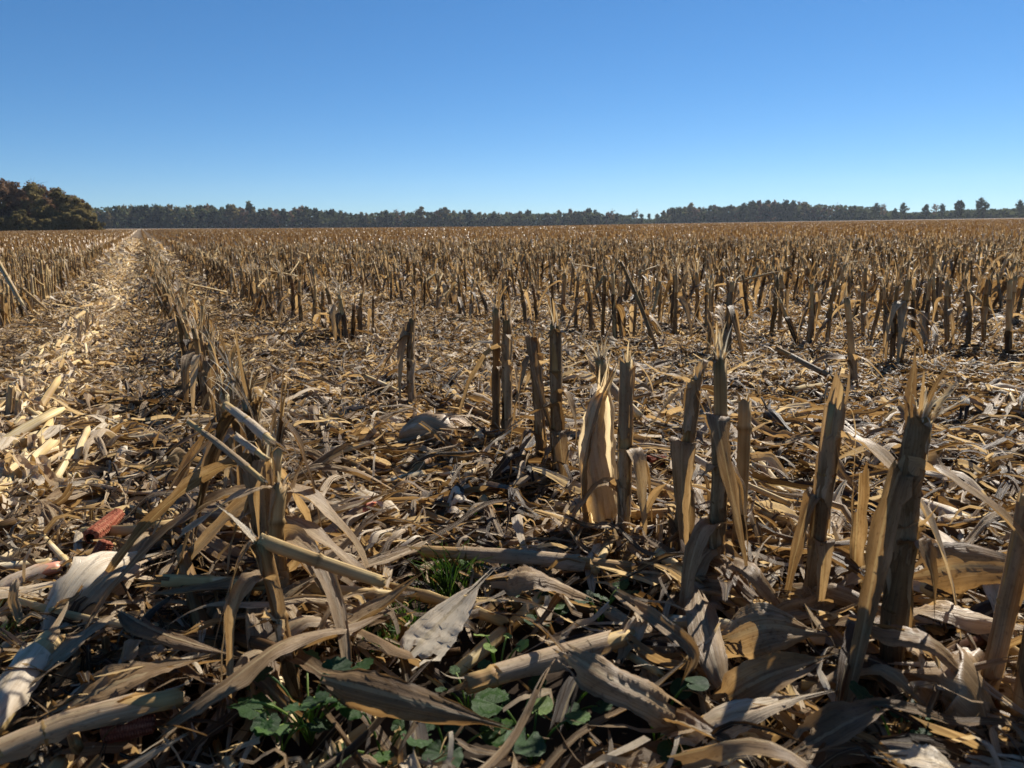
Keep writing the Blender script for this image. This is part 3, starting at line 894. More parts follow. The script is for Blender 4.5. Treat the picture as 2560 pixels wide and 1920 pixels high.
hero((1034, 1022), (1030, 800), 0.0135, 0.0125, "dark single cornstalk with a long pale strip and a broad blade swooping to the left", 22, [
    dict(f0=0.50, f1=0.80, az=190, blade=[(0.02, 0, 0.04), (0.06, 0, -0.02), (0.10, 0.0, -0.14), (0.22, 0.02, -0.30)], W=0.030, tint=0.5, wrap=1.6),
    dict(f0=0.60, f1=0.95, az=185, blade=[(0.02, 0, -0.02), (0.03, 0, -0.12), (0.06, 0, -0.28)], W=0.018, tint=0.45, wrap=1.5),
    dict(f0=0.60, f1=0.98, az=350, blade=[(0.01, 0, 0.05), (0.03, 0, -0.06), (0.04, 0, -0.18), (0.10, 0, -0.30)], W=0.006, tint=0.75, wrap=0.8)],
    tint=0.36, n_fray=5, fray_len=0.09, pith=3, mark="the single stalk with the swooping blade")
# --- right edge
hero((2458, 1742), (2575, 1245), 0.0115, 0.0120, "cornstalk at the right border leaning right with a torn golden sheath", 23, [
    dict(f0=0.30, f1=0.95, az=200, blade=None, tint=0.6, wrap=1.9)], tint=0.5, n_fray=3, pith=0, mark="the stalk leaning right")
hero((2545, 1800), (2640, 1230), 0.0150, 0.0140, "reddish thick cornstalk cut off by the right border of the view", 24, [
    dict(f0=0.35, f1=0.8, az=240, blade=None, tint=0.5, wrap=1.9)], tint=0.45, n_fray=4, pith=3)
# --- broken clump left of the middle
hero((745, 1725), (655, 1352), 0.0090, 0.0105, "dark cornstalk snapped over with its pale upper half sticking out to the right", 25, [
    dict(f0=0.85, f1=0.98, az=200, blade=[(0.01, 0, 0.015), (0.05, 0, -0.05), (0.07, 0, -0.2), (0.055, 0.02, -0.30)], W=0.011, tint=0.5, wrap=0.8),
    dict(f0=0.86, f1=0.98, az=190, blade=[(0.01, 0, 0.015), (0.03, 0, -0.03), (0.06, 0.05, -0.14)], W=0.006, tint=0.7, wrap=0.6),
    dict(f0=0.90, f1=0.99, az=170, blade=[(0.02, 0, 0.03), (0.05, 0, 0.05)], W=0.006, tint=0.85, wrap=0.6)],
    tint=0.30, n_fray=4, fray_len=0.015, pith=4, snap=((0.87, 0.10, -0.40), 0.175), mark="the snapped-over stalk")
hero((735, 1560), (700, 1215), 0.0125, 0.0120, "stout tan cornstalk with a ringed node and broken grey flap in the battered clump", 26, [
    dict(f0=0.05, f1=0.45, az=250, blade=[(0.02, 0, 0.04), (0.03, 0, 0.06)], W=0.02, tint=0.6, wrap=2.2),
    dict(f0=0.35, f1=0.60, az=10, blade=[(0.03, 0, 0.02), (0.07, 0, -0.08), (0.09, 0, -0.2)], W=0.022, tint=0.42),
    dict(f0=0.3, f1=0.5, az=195, blade=[(0.02, 0, 0.02), (0.05, 0, -0.04), (0.10, 0.0, -0.22)], W=0.018, tint=0.55),
    dict(f0=0.85, f1=0.98, az=200, blade=[(0.03, 0, 0.015), (0.07, 0, -0.01), (0.13, 0.0, -0.05)], W=0.017, tint=0.78, wrap=0.9, taper=False)],
    tint=0.58, n_fray=6, fray_len=0.03, pith=6, mark="the battered clump")
hero((690, 1500), (620, 1010), 0.0110, 0.0105, "frayed cornstalk at the back of the battered clump with several torn strips", 27, [
    dict(f0=0.60, f1=0.90, az=180, blade=[(0.02, 0, 0.05), (0.05, 0, 0.0), (0.08, 0.0, -0.12), (0.17, 0.02, -0.33)], W=0.030, tint=0.42, wrap=1.7),
    dict(f0=0.60, f1=0.92, az=195, blade=[(0.02, 0, 0.03), (0.05, -0.02, -0.02), (0.10, -0.02, -0.20)], W=0.026, tint=0.40, wrap=1.7),
    dict(f0=0.70, f1=0.97, az=10, blade=[(0.03, 0, 0.03), (0.07, 0, -0.03), (0.10, 0, -0.14), (0.09, 0.02, -0.32)], W=0.016, tint=0.38, wrap=1.4),
    dict(f0=0.35, f1=0.7, az=270, blade=[(0.02, 0, 0.03), (0.03, 0, -0.04), (0.03, 0.01, -0.14)], W=0.024, tint=0.6, wrap=1.6)],
    tint=0.5, n_fray=16, fray_len=0.08, pith=10)
hero((705, 1530), (665, 1150), 0.0100, 0.0100, "slim pale cornstalk in the middle of the battered clump with fibres at its tip", 28, [
    dict(f0=0.5, f1=0.95, az=260, blade=[(0.01, 0, 0.03), (0.03, 0, 0.0), (0.03, 0, -0.1)], W=0.013, tint=0.7, wrap=1.8)],
    tint=0.66, n_fray=10, fray_len=0.09, pith=6)
hero((655, 1420), (585, 960), 0.0110, 0.0110, "leaning cornstalk behind the battered clump capped by a tuft of pale fibres", 29, [
    dict(f0=0.5, f1=0.8, az=210, blade=[(0.03, 0, 0.03), (0.06, 0, -0.05), (0.11, 0, -0.3)], W=0.026, tint=0.45)],
    tint=0.46, n_fray=18, fray_len=0.07, pith=18)
hero((590, 1160), (570, 905), 0.0110, 0.0110, "narrow cornstalk with a flat torn blade, next behind the battered clump", 30, [
    dict(f0=0.5, f1=0.9, az=200, blade=[(0.02, 0, 0.02), (0.05, 0, -0.05), (0.07, 0, -0.24)], W=0.024, tint=0.46),
    dict(f0=0.5, f1=0.95, az=330, blade=[(0.02, 0, 0.05), (0.03, 0, 0.08)], W=0.014, tint=0.6)],
    tint=0.44, n_fray=10, fray_len=0.08, pith=6)
hero((565, 1120), (528, 860), 0.0110, 0.0100, "pinkish cornstalk with upright shreds standing beyond the battered clump", 31, [
    dict(f0=0.3, f1=0.8, az=270, blade=[(0.02, 0, 0.03), (0.03, 0, -0.04), (0.04, 0.01, -0.16)], W=0.02, tint=0.55)],
    tint=0.56, n_fray=10, fray_len=0.07, pith=6)
for k, (b, t, lab) in enumerate([((672, 1490), (640, 1130), "brown leaf-wrapped cornstalk at the heart of the battered clump"), ((640, 1360), (604, 1040), "short torn cornstalk hung with drooping strips inside the battered clump"),
                                 ((612, 1250), (560, 985), "bushy cornstalk with many hanging strips at the far side of the battered clump"), ((722, 1500), (690, 1120), "cornstalk with a split pale sheath on the right of the battered clump"),
                                 ((510, 1010), (500, 840), "shaggy cornstalk standing apart between the two torn clumps"), ((480, 905), (462, 780), "shaggy cornstalk with pale tuft in the second torn clump"), ((500, 915), (508, 790), "dark upright cornstalk in the second torn clump")]):
    r = np.random.default_rng(700 + k)
    lv = [dict(f0=float(f), f1=float(f) + 0.25, az=float(r.uniform(0, 360)), blade=rand_blade(r, 0.3 * (float(f) + 0.3), ['tent', 'hang', 'droop', 'up', 'tent'][q]), W=float(r.uniform(0.010, 0.024)), tint=float(r.uniform(0.4, 0.85)), wrap=1.6) for q, f in enumerate(r.uniform(0.1, 0.7, 5))]
    hero(b, t, 0.0115, 0.0115, lab, 710 + k, lv, tint=float(r.uniform(0.4, 0.75)), n_fray=16, fray_len=0.09, pith=12)
# --- short pale stubs in the track
for k, (b, t, rr, lab) in enumerate([((14, 1085), (30, 968), 0.014, "short pale cornstalk stub at the left border with two dark rings"),
                                     ((42, 1085), (45, 1000), 0.010, "thin stub behind the ringed pale stub at the left border"),
                                     ((190, 884), (202, 805), 0.013, "pale upright stub standing alone in the bare track"),
                                     ((212, 850), (218, 775), 0.010, "thin upright stub just beyond the lone pale stub in the track"),
                                     ((232, 835), (233, 785), 0.010, "short stub at the right of the thin upright stub in the track"),
                                     ((145, 912), (130, 868), 0.013, "short fat stub leaning left in the bare track")]):
    hero(b, t, rr, rr * 0.95, lab, 60 + k, [dict(f0=0.1, f1=0.9, az=250, blade=None, tint=0.8, wrap=1.8)], tint=0.82, n_fray=4, fray_len=0.02, pith=2, bow=0.003)

# ------------------------------------------------------------------ the rest of the rows
def make_variant(i, lod, neat=False):
    r = np.random.default_rng(500 + i)
    h = r.uniform(0.36, 0.49)
    lean = r.normal(0, 0.05, 2)
    rad = r.uniform(0.0095, 0.0135)
    sides, m = (9, 5) if lod == 0 else (5, 2)
    bent = i % 6 == 5 and not neat
    if neat: lean = lean * 0.3
    if bent: h *= r.uniform(0.55, 0.85)
    s = Stalk((0, 0, -0.03), (lean[0], lean[1], h), rad * 1.05, rad * 0.95, r, sides, r.uniform(0.22, 0.66),
              (10 if lod == 0 else 4) // (2 if neat else 1), r.uniform(0.04, 0.09) * (0.5 if neat else 1), (8 if lod == 0 else 3) // (2 if neat else 1), 0.015, m)
    n = r.integers(2, 5) if not neat else r.integers(0, 2)
    for j in range(n):
        f0 = r.uniform(0.0, 0.55); f1 = f0 + r.uniform(0.2, 0.4)
        hh = h * f1
        kind = r.choice(['droop', 'hang', 'tent', 'up', 'tent'])
        if neat: kind = r.choice(['hang', 'up'])
        s.leaf(f0, min(f1, 0.97), r.uniform(0, 2 * PI), rand_blade(r, hh, kind), r.uniform(0.010, 0.026), r.uniform(0.22, 0.72),
               n=14 if lod == 0 else 6, wrap=r.uniform(1.3, 2.3))
    if bent:
        a = r.uniform(0, 2 * PI)
        s.snap((math.cos(a), math.sin(a), r.uniform(-0.9, 0.5)), r.uniform(0.15, 0.38), tint=r.uniform(0.4, 0.8))
    return s, bent

NVAR = 24
NNEAT = 10
variants = [make_variant(i, 0) for i in range(NVAR)] + [make_variant(i + 200, 0, True) for i in range(NNEAT)]
var_meshes = [v[0].meshes() for v in variants]
low_protos = [make_variant(i, 1)[0].merged() for i in range(NVAR)] + [make_variant(i + 200, 1, True)[0].merged() for i in range(NNEAT)]

def far_proto(i):
    r = np.random.default_rng(900 + i)
    mb = MB(); h = r.uniform(0.34, 0.47); w = r.uniform(0.012, 0.016)
    lean = r.normal(0, 0.05, 2)
    top = np.array([lean[0], lean[1], h])
    a = r.uniform(0, PI)
    for k in range(2):
        d = np.array([math.cos(a + k * PI / 2), math.sin(a + k * PI / 2), 0]) * w
        V = np.array([-d, d, top + d, top - d])
        mb.add(V, [[0, 1, 2, 3]], np.array([[0, 0, .3], [1, 0, .3], [1, h, .3], [0, h, .3]]), r.uniform(0.3, 0.6), 1)
    for k in range(3):
        az = r.uniform(0, 2 * PI); o = np.array([math.cos(az), math.sin(az), 0]); z = h * r.uniform(0.4, 1.0); q = r.uniform(0.03, 0.12)
        P = np.array([o * 0.01 + [0, 0, z], o * q * 0.5 + [0, 0, z * 0.9 + 0.03], o * q + [0, 0, z * r.uniform(0.0, 0.7)]])
        p = ribbon(P, np.array([0.014, 0.022, 0.006]) * r.uniform(0.8, 1.4), -o, 1, 0.3, r=r)
        mb.patch(p, r.uniform(0.42, 0.88), 3)
    return mb.arrays()
far_protos = [far_proto(i) for i in range(16)]

SP = 0.78
ROWS_R = [0.17, 0.94, 1.75, 2.62, 3.45, 4.25]
ROWS = [(-1.10 - SP * k) for k in range(0, 420)][::-1] + ROWS_R + [4.25 + SP * k for k in range(1, 520)]
ORD = ["zeroth", "first", "second", "third", "fourth", "fifth", "sixth", "seventh", "eighth", "ninth", "tenth"]
cand = []
all_x, all_y, all_row = [], [], []
for a in ROWS:
    r = np.random.default_rng(int((a + 1000) * 100))
    # the reach of the row inside the field
    t = -abs(a) * 1.2 - 1.0
    ts = np.arange(t, 255.0, 0.138)
    far = np.abs(ts) > 60
    ts = ts[~far | (np.arange(len(ts)) % 2 == 0)]
    ts = ts + r.normal(0, 0.040, len(ts))
    keep = r.uniform(0, 1, len(ts)) > 0.10
    ts = ts[keep]
    aa = a + r.normal(0, 0.016, len(ts))
    x = ts * DV[0] + aa * NV[0]; y = ts * DV[1] + aa * NV[1]
    rr = np.hypot(x, y)
    k = in_view(x, y) & (rr > 1.0) & (rr < 250)
    if a == 0.17: k &= (rr > 2.9)
    if a == 0.94: k &= (rr > 6.0)
    if a == 2.62: k &= (rr > 6.8)
    if a == 4.25: k &= (rr > 5.2)
    if a in (1.75,): k &= (rr > 9.0)
    if a in (3.45,): k &= (r.uniform(0, 1, len(ts)) > 0.75) | (rr > 12)
    if a > 0 : k &= ~((rr < 7) & (r.uniform(0, 1, len(ts)) < 0.25))
    all_x.append(x[k]); all_y.append(y[k]); all_row.append(np.full(k.sum(), a))
all_x, all_y, all_row = map(np.concatenate, (all_x, all_y, all_row))
dist = np.hypot(all_x, all_y)
order = np.argsort(dist)
all_x, all_y, all_row, dist = all_x[order], all_y[order], all_row[order], dist[order]
# stalks of the next rows whose foot and top can be read off the photograph
SEEN = [(2139, 983, 2120, 748), (2258, 920, 2274, 700), (1822, 906, 1831, 706), (1777, 888, 1781, 689), (1736, 834, 1741, 684), (1682, 836, 1693, 682), (1944, 842, 1953, 690), (1925, 845, 1945, 700),
        (2019, 879, 2030, 712), (2066, 884, 2084, 708), (2161, 858, 2157, 733), (2319, 875, 2324, 698), (2372, 880, 2369, 705), (2464, 879, 2469, 700), (2523, 897, 2523, 702), (1582, 852, 1591, 720), (1560, 850, 1556, 706),
        (1537, 857, 1532, 685), (1505, 846, 1510, 690), (1641, 872, 1600, 730), (1381, 812, 1379, 686), (1345, 815, 1333, 712), (1312, 822, 1297, 700), (1225, 800, 1193, 712), (1686, 850, 1690, 690), (1772, 897, 1779, 725), (1096, 790, 1098, 690),
        (1150, 800, 1146, 688), (1180, 802, 1184, 700), (1060, 775, 1062, 692), (1008, 765, 994, 671), (1030, 770, 1032, 690), (975, 760, 976, 680), (1262, 808, 1260, 700), (1440, 835, 1446, 695), (1472, 838, 1466, 700), (1406, 828, 1412, 690),
        (936, 852, 934, 744), (906, 846, 907, 735), (872, 879, 852, 742), (880, 872, 884, 760), (850, 862, 818, 722), (835, 850, 842, 736), (812, 842, 805, 730), (785, 830, 790, 715), (714, 798, 705, 689), (735, 808, 738, 694), (758, 818, 752, 705), (690, 790, 693, 684), (665, 782, 662, 680),
        (2215, 860, 2210, 720), (2410, 885, 2418, 730), (2290, 870, 2284, 730)]
semi = []
for j, (bx, by, tx, ty) in enumerate(SEEN):
    b = at(bx, by, 0.03); u = b[:2] @ NV
    a = min(ROWS_R[:6], key=lambda q: abs(q - u))
    semi.append((a, float(b[:2] @ DV), j, b, at_depth(tx, ty, b[1])))
semi.sort()
N_IND = 300 - len(hero_xy) - len(semi)
def row_words(a):
    if a < 0:
        k = int(round((-1.10 - a) / SP)) + 1
        side = "left"
    else:
        side = "right"
        k = ROWS_R.index(a) + 1 if a in ROWS_R else int(round((a - 4.25) / SP)) + 6
    w = ORD[k] if k < len(ORD) else "%dth" % k
    return w + " row " + side + " of the bare track"
def nth(k):
    return "%d%s" % (k, "th" if 10 <= k % 100 <= 20 else {1: "st", 2: "nd", 3: "rd"}.get(k % 10, "th"))
count = {}
def stalk_label(vi, lean, a):
    count[a] = count.get(a, 0) + 1
    nl = len(variants[vi][0].leaves)
    look = "broken-over" if variants[vi][1] else ("leaning" if lean > 0.12 else ("leafy" if nl >= 4 else ("ragged" if nl == 3 else "upright")))
    return "%s cornstalk stub, %s from the front in the %s" % (look, nth(count[a]), row_words(a))
for a, t_, j, b, tp in semi:
    r = np.random.default_rng(5000 + j)
    vi = int(r.choice([i for i in range(NVAR) if not variants[i][1] and (len(variants[i][0].leaves) >= 3 or b[0] > 0.3)]))
    h0 = variants[vi][0].P[-1]
    base = np.array([b[0], b[1], gz(b)])
    v = tp - base
    sc = float(np.clip(np.linalg.norm(v) / np.linalg.norm(h0), 0.7, 1.35))
    rz = r.uniform(0, 2 * PI)
    q = Vector(rot_z(rz) @ h0).rotation_difference(Vector(v)) @ Euler((0, 0, rz)).to_quaternion()
    e = put(var_meshes[vi], "corn_stalk", base, 0, sc, stalk_label(vi, math.hypot(v[0], v[1]) / v[2], a), "corn stalk", ROW_GROUP)
    e.rotation_euler = q.to_euler(); e.scale = (sc * 1.08, sc * 1.08, sc) if a > 1.3 else (sc * 1.35, sc * 1.35, sc)
for i in range(N_IND):
    r = np.random.default_rng(3000 + i)
    vi = int(r.integers(0, NVAR))
    a = float(all_row[i])
    neat = a < -0.5 and r.uniform() < 0.85
    if neat: vi = NVAR + int(r.integers(0, NNEAT))
    lean = r.normal(0, 0.03 if neat else 0.10, 2)
    lab = stalk_label(vi, np.hypot(*lean), a)
    put(var_meshes[vi], "corn_stalk", (all_x[i], all_y[i], gz((all_x[i], all_y[i]))), r.uniform(0, 2 * PI), r.uniform(0.88, 1.12), lab, "corn stalk", ROW_GROUP, tuple(lean))

def stubble():
    mb = MB()
    x, y, d = all_x[N_IND:], all_y[N_IND:], dist[N_IND:]
    # the near row goes on past the right border; its stalks shade the corner of the view
    tx = np.concatenate([np.arange(-1.6, 0.45, 0.14), np.arange(-1.0, 1.0, 0.15)]); ux = np.concatenate([np.full(15, 0.93), np.full(14, 1.72)])
    ex, ey = tx * DV[0] + ux * NV[0], tx * DV[1] + ux * NV[1]
    ok = (np.abs(np.arctan2(ex, ey)) > 0.66)
    x, y, d = np.concatenate([x, ex[ok]]), np.concatenate([y, ey[ok]]), np.concatenate([d, np.hypot(ex, ey)[ok]])
    rows = np.concatenate([all_row[N_IND:], np.full(int(ok.sum()), 0.94)])
    n = len(x)
    which = np.where((rows < -0.5) & (rng.uniform(0, 1, n) < 0.75), NVAR + rng.integers(0, NNEAT, n), rng.integers(0, NVAR, n)); whichf = rng.integers(0, len(far_protos), n)
    neat = rng.uniform(0, 1, n)
    tl = np.where(rows < -0.5, 0.04, np.where(d > 14, 0.06, 0.10))
    Rm = euler_many(rng.normal(0, 1, n) * tl, rng.normal(0, 1, n) * tl, rng.uniform(0, 2 * PI, n), rng.uniform(0.88, 1.1, n))
    z = terrain(x, y)
    loc = np.stack([x, y, z], 1)
    tj = rng.normal(0.02, 0.12, n)
    wide = d > 60
    Rm[wide, :, 0] *= 1.6; Rm[wide, :, 1] *= 1.6
    for i in range(NVAR + NNEAT):
        k = (d < 24) & (which == i)
        if k.any(): batch(mb, low_protos[i], loc[k], Rm[k], tj[k])
    for i in range(len(far_protos)):
        k = (d >= 24) & (whichf == i)
        if k.any(): batch(mb, far_protos[i], loc[k], Rm[k], tj[k] + 0.05)
    o = mb.build("corn_stubble", [M_leaf, M_stem, M_pith, M_husk])
    tag(o, "brown corn stubble in long rows stretching away to the tree line", "corn stubble", kind='stuff')
    print("stubble stalks", n, "faces", sum(len(f) for f in mb.F), "mid", int((d < 24).sum()))
stubble()
print("individual stalks reach", dist[N_IND])

# ------------------------------------------------------------------ ears, cobs, husks
def place_label_xy(px, py):
    p = at(px, py, 0.03); return p[0], p[1]

def husk_ribbon(P, W, N0, fold, tint, r, m=8, name='husk', parent=None, ripple=0.06, twist=0.0, taper=True, mat=None):
    n = len(P); t = np.linspace(0, 1, n)
    w = W * (np.sin(np.clip(t * 0.9 + 0.12, 0, 1) * PI) ** 0.7) if taper else np.full(n, W)
    w = np.maximum(w, 0.002)
    mb = MB(); mb.patch(ribbon(P, w, N0, m, fold, twist, ripple, 0.02, 0.10, 0.11, r=r), tint)
    return mb.build(name, mat or M_husk, parent)

def ear_upright():
    r = np.random.default_rng(77)
    b = at(1508, 1330, 0.03)
    y = b[1]
    tip = at_depth(1512, 960, y)
    mid = at_depth(1500, 1240, y); 
    e = empty("husked_ear", (b[0], b[1], gz(b)), "plump corn ear in its golden husk standing upright against a leaf", "corn ear")
    o = np.array([b[0], b[1], gz(b)])
    P = spline([b - o, mid - o, at_depth(1490, 1120, y) - o, at_depth(1500, 1020, y) - o, tip - o], 22)
    rad = np.interp(np.linspace(0, 1, 22), [0, 0.06, 0.2, 0.45, 0.7, 1.0], [0.016, 0.032, 0.040, 0.027, 0.013, 0.003])
    for k, (a, W, t) in enumerate([(255, 0.062, 0.98), (325, 0.055, 1.0), (190, 0.036, 0.9)]):
        od = np.array([math.cos(R(a)), math.sin(R(a)), 0])
        Q = P + od * (rad * (1.04 + 0.02 * k))[:, None]
        Q[-5:] += od * np.linspace(0, 0.012, 5)[:, None]
        husk_ribbon(Q[1:], W, -od, 1.5, t, r, 12, 'husk', e, mat=M_husk_thin)
    Q = spline([at_depth(1475, 1400, y - 0.02) - o, at_depth(1456, 1260, y - 0.045) - o, at_depth(1462, 1140, y - 0.04) - o, at_depth(1495, 1010, y - 0.03) - o, at_depth(1528, 930, y - 0.02) - o], 18)
    mb = MB(); mb.patch(ribbon(Q, 0.017 * np.sin(np.linspace(0.35, 2.9, 18)), (0.6, -0.5, 0), 5, 0.8, np.linspace(0, 0.8, 18), 0.15, 0.03, 0.05, r=r), 0.42); mb.build('leaf', M_leaf, e)
    S = spline([np.array([0.01, 0.0, -0.02]), P[0] * 0.5 + np.array([0.01, 0, 0]), P[0]], 8)
    mb = MB(); mb.patch(tube(S, 0.013, 9, (1, 0, 0), r=r), 0.35); mb.build('shank', M_stem, e)
    LANDMARKS.append(("the upright husked ear", b[0], b[1]))
ear_upright()

def ear_dome():
    """grey husk bundle hanging over to the right, shredded at its mouth"""
    r = np.random.default_rng(78)
    b = at(1070, 1130, 0.02); y = b[1]
    e = empty("corn_husk", (b[0], b[1], gz(b)), "grey domed corn husk bent over like a beak above the litter", "corn husk")
    o = np.array([b[0], b[1], gz(b)])
    P = spline([at_depth(1000, 1110, y) - o, at_depth(1040, 1075, y) - o, at_depth(1090, 1078, y - 0.02) - o, at_depth(1130, 1110, y - 0.03) - o, at_depth(1140, 1150, y - 0.04) - o], 20)
    rad = np.interp(np.linspace(0, 1, 20), [0, 0.1, 0.35, 0.65, 0.85, 1], [0.012, 0.030, 0.042, 0.036, 0.024, 0.012])
    tv, tf, tu = tube(P, rad * 0.95, 40, (0, 0, 1), r=r)
    gv = tv[:20 * 41].reshape(20, 41, 3); wob = 1 + r.normal(0, 0.05, 41); wob[-1] = wob[0]
    gv[:] = P[:, None] + (gv - P[:, None]) * wob[None, :, None]
    mb = MB(); mb.patch((tv, tf, tu), 0.66); mb.build('husk_body', M_husk, e)
    for k, a in enumerate([0, 50, -50, 110, -110, 180]):
        v = np.array([0, -math.sin(R(a)), math.cos(R(a))])
        Q = P + v * (rad * (1.0 + 0.015 * k))[:, None]
        husk_ribbon(Q, 0.048, -v, 1.3, 0.66 + 0.05 * math.sin(k), r, 8, 'husk', e)
    for k in range(6):
        p0 = P[-1] + r.normal(0, 0.008, 3); q = p0 + np.array([0.03 * r.normal() + 0.01, -0.01, -0.03]); s = q + np.array([0.03 * r.normal() + 0.02, -0.01, -0.035])
        s[2] = max(s[2], 0.015)
        husk_ribbon(bez([p0, q, s], 9), r.uniform(0.006, 0.014), (0.3, -0.8, 0.4), 0.6, 0.72, r, 3, 'husk', e)
    for k in range(3):
        p0 = P[6] + np.array([0.02 * k, 0.02, 0.02]); q = p0 + np.array([0.08, 0.03, 0.02]); s = q + np.array([0.05, 0.02, -0.05 - 0.01 * k])
        husk_ribbon(bez([p0, q, s], 10), 0.018, (0, -0.4, 0.9), 0.6, 0.7, r, 4, 'husk', e)
    LANDMARKS.append(("the grey domed husk", b[0], b[1]))
ear_dome()

def fan_husk(name, root_px, tip_px, n, spreadw, W, tint, label, seed, zr=0.03, zt=0.07, mark=None, fold=0.9, cat="corn husk"):
    r = np.random.default_rng(seed)
    a = at(*root_px, zr); b = at(*tip_px, zt)
    o = np.array([a[0], a[1], gz(a)])
    e = empty(name, o, label, cat, "loose corn husks on the litter")
    d = b - a; sd = nrm(np.cross(d, [0, 0, 1.0]))
    HERO_PTS.extend([a[:2] * (1 - f) + b[:2] * f for f in np.linspace(0.05, 0.95, 6)])
    for k in range(n):
        f = (k / (n - 1) - 0.5) if n > 1 else 0
        tip = b - o + sd * spreadw * f * 2 + np.array([0, 0, r.uniform(-0.02, 0.03)])
        tip = (a - o) + (tip - (a - o)) * r.uniform(0.75, 1.1)
        mid = (a - o + tip) / 2 + sd * spreadw * f * 1.3 + np.array([0, 0, 0.025 + r.uniform(0, 0.02)])
        P = spline([a - o + sd * 0.008 * f, mid, tip, ], 16)
        husk_ribbon(P, W * r.uniform(0.7, 1.15), (sd * f * 0.9 + np.array([0, 0, 1.0])), -fold * r.uniform(0.6, 1.2), tint + r.normal(0, 0.07), r, 6, 'husk', e, 0.15, r.normal(0, 0.35))
    if mark: LANDMARKS.append((mark, a[0], a[1]))
    return e
fan_husk("corn_husk", (120, 1600), (345, 1400), 6, 0.035, 0.036, 0.84, "large pale open corn husk lying lengthwise on the litter", 81, 0.03, 0.08, "the large pale open husk")
fan_husk("corn_husk", (905, 1440), (1000, 1330), 14, 0.075, 0.008, 0.86, "shredded pale husk fanned out in thin curling strips beside the red stick", 82, 0.02, 0.06, "the shredded husk fan")
fan_husk("corn_husk", (285, 1195), (320, 1150), 5, 0.03, 0.022, 0.92, "small crumpled whitish husk standing on the litter", 83, 0.02, 0.07, "the crumpled whitish husk")
fan_husk("corn_husk", (2480, 1800), (2345, 1690), 3, 0.03, 0.055, 0.66, "broad ribbed husk humped at the foot of the thick white-tipped stalk", 84, 0.02, 0.06, None, 0.7)
fan_husk("corn_husk", (1690, 1290), (1740, 1240), 5, 0.03, 0.018, 0.86, "cream husk opened behind the straight tan stalk", 85, 0.02, 0.05)
fan_husk("corn_husk", (1110, 1290), (1165, 1250), 4, 0.035, 0.026, 0.84, "pale husk scrap flaring open under the grey domed husk", 86, 0.02, 0.06)

def cob(px0, py0, px1, py1, rad, label, seed, z=0.035, z1=None):
    r = np.random.default_rng(seed)
    a = at(px0, py0, z + 0.03); b = at(px1, py1, (z if z1 is None else z1) + 0.03)
    n, sd = 60, 54
    P = bez([a, (a + b) / 2 + r.normal(0, 0.003, 3), b], n)
    t = np.linspace(0, 1, n)
    rd = rad * np.interp(t, [0, 0.04, 0.5, 0.95, 1], [0.55, 1.0, 0.95, 0.72, 0.3])
    V, F, U = tube(P, rd, sd, (0, 0, 1), cap=False, r=r)
    # rows of empty kernel sockets
    V = V.reshape(n, sd + 1, 3); c = P[:, None]
    i, j = np.meshgrid(np.arange(n), np.arange(sd + 1), indexing='ij')
    bump = 1 + 0.16 * np.abs(np.sin(j * PI * 9 / sd)) * np.abs(np.sin(i * PI / 3.0 + (j * 9 // sd % 2) * PI / 2)) + 0.03 * r.normal(0, 1, i.shape) * ((j > 0) & (j < sd))
    V = c + (V - c) * bump[..., None]
    o = np.array([a[0], a[1], gz(a)])
    mb = MB(); mb.add(V.reshape(-1, 3) - o, F, U, np.clip(0.2 + 4.0 * (bump - 1), 0, 1).ravel())
    ob = mb.build("corn_cob", M_cob); ob.location = o
    tag(ob, label, "corn cob", "bare red corn cobs in the litter")
    LANDMARKS.append(("a red cob", a[0], a[1]))
cob(225, 1345, 300, 1280, 0.017, "bare red corn cob poking out behind pale curled husk strips", 91, 0.045, 0.06)
cob(238, 1440, 268, 1350, 0.017, "bright rusty corn cob standing steeply in front of the other red cob", 92, 0.02, 0.08)
cob(258, 1828, 390, 1808, 0.014, "dark red cob half buried under leaves near the bottom left", 93, 0.03)
cob(1618, 1155, 1662, 1146, 0.015, "small red cob on pale straw right of the straight tan stalk", 94)
cob(1300, 1090, 1322, 1082, 0.013, "red cob tip glimpsed behind the red and slim pair of stalks", 95)
cob(55, 1170, 90, 1158, 0.013, "dull red cob low in the litter near the left border", 96)
cob(880, 938, 905, 930, 0.014, "distant red cob beside the clump of drooping leaves", 97)
cob(150, 915, 190, 900, 0.014, "brown-red cob lying by the fat leaning stub in the track", 98)

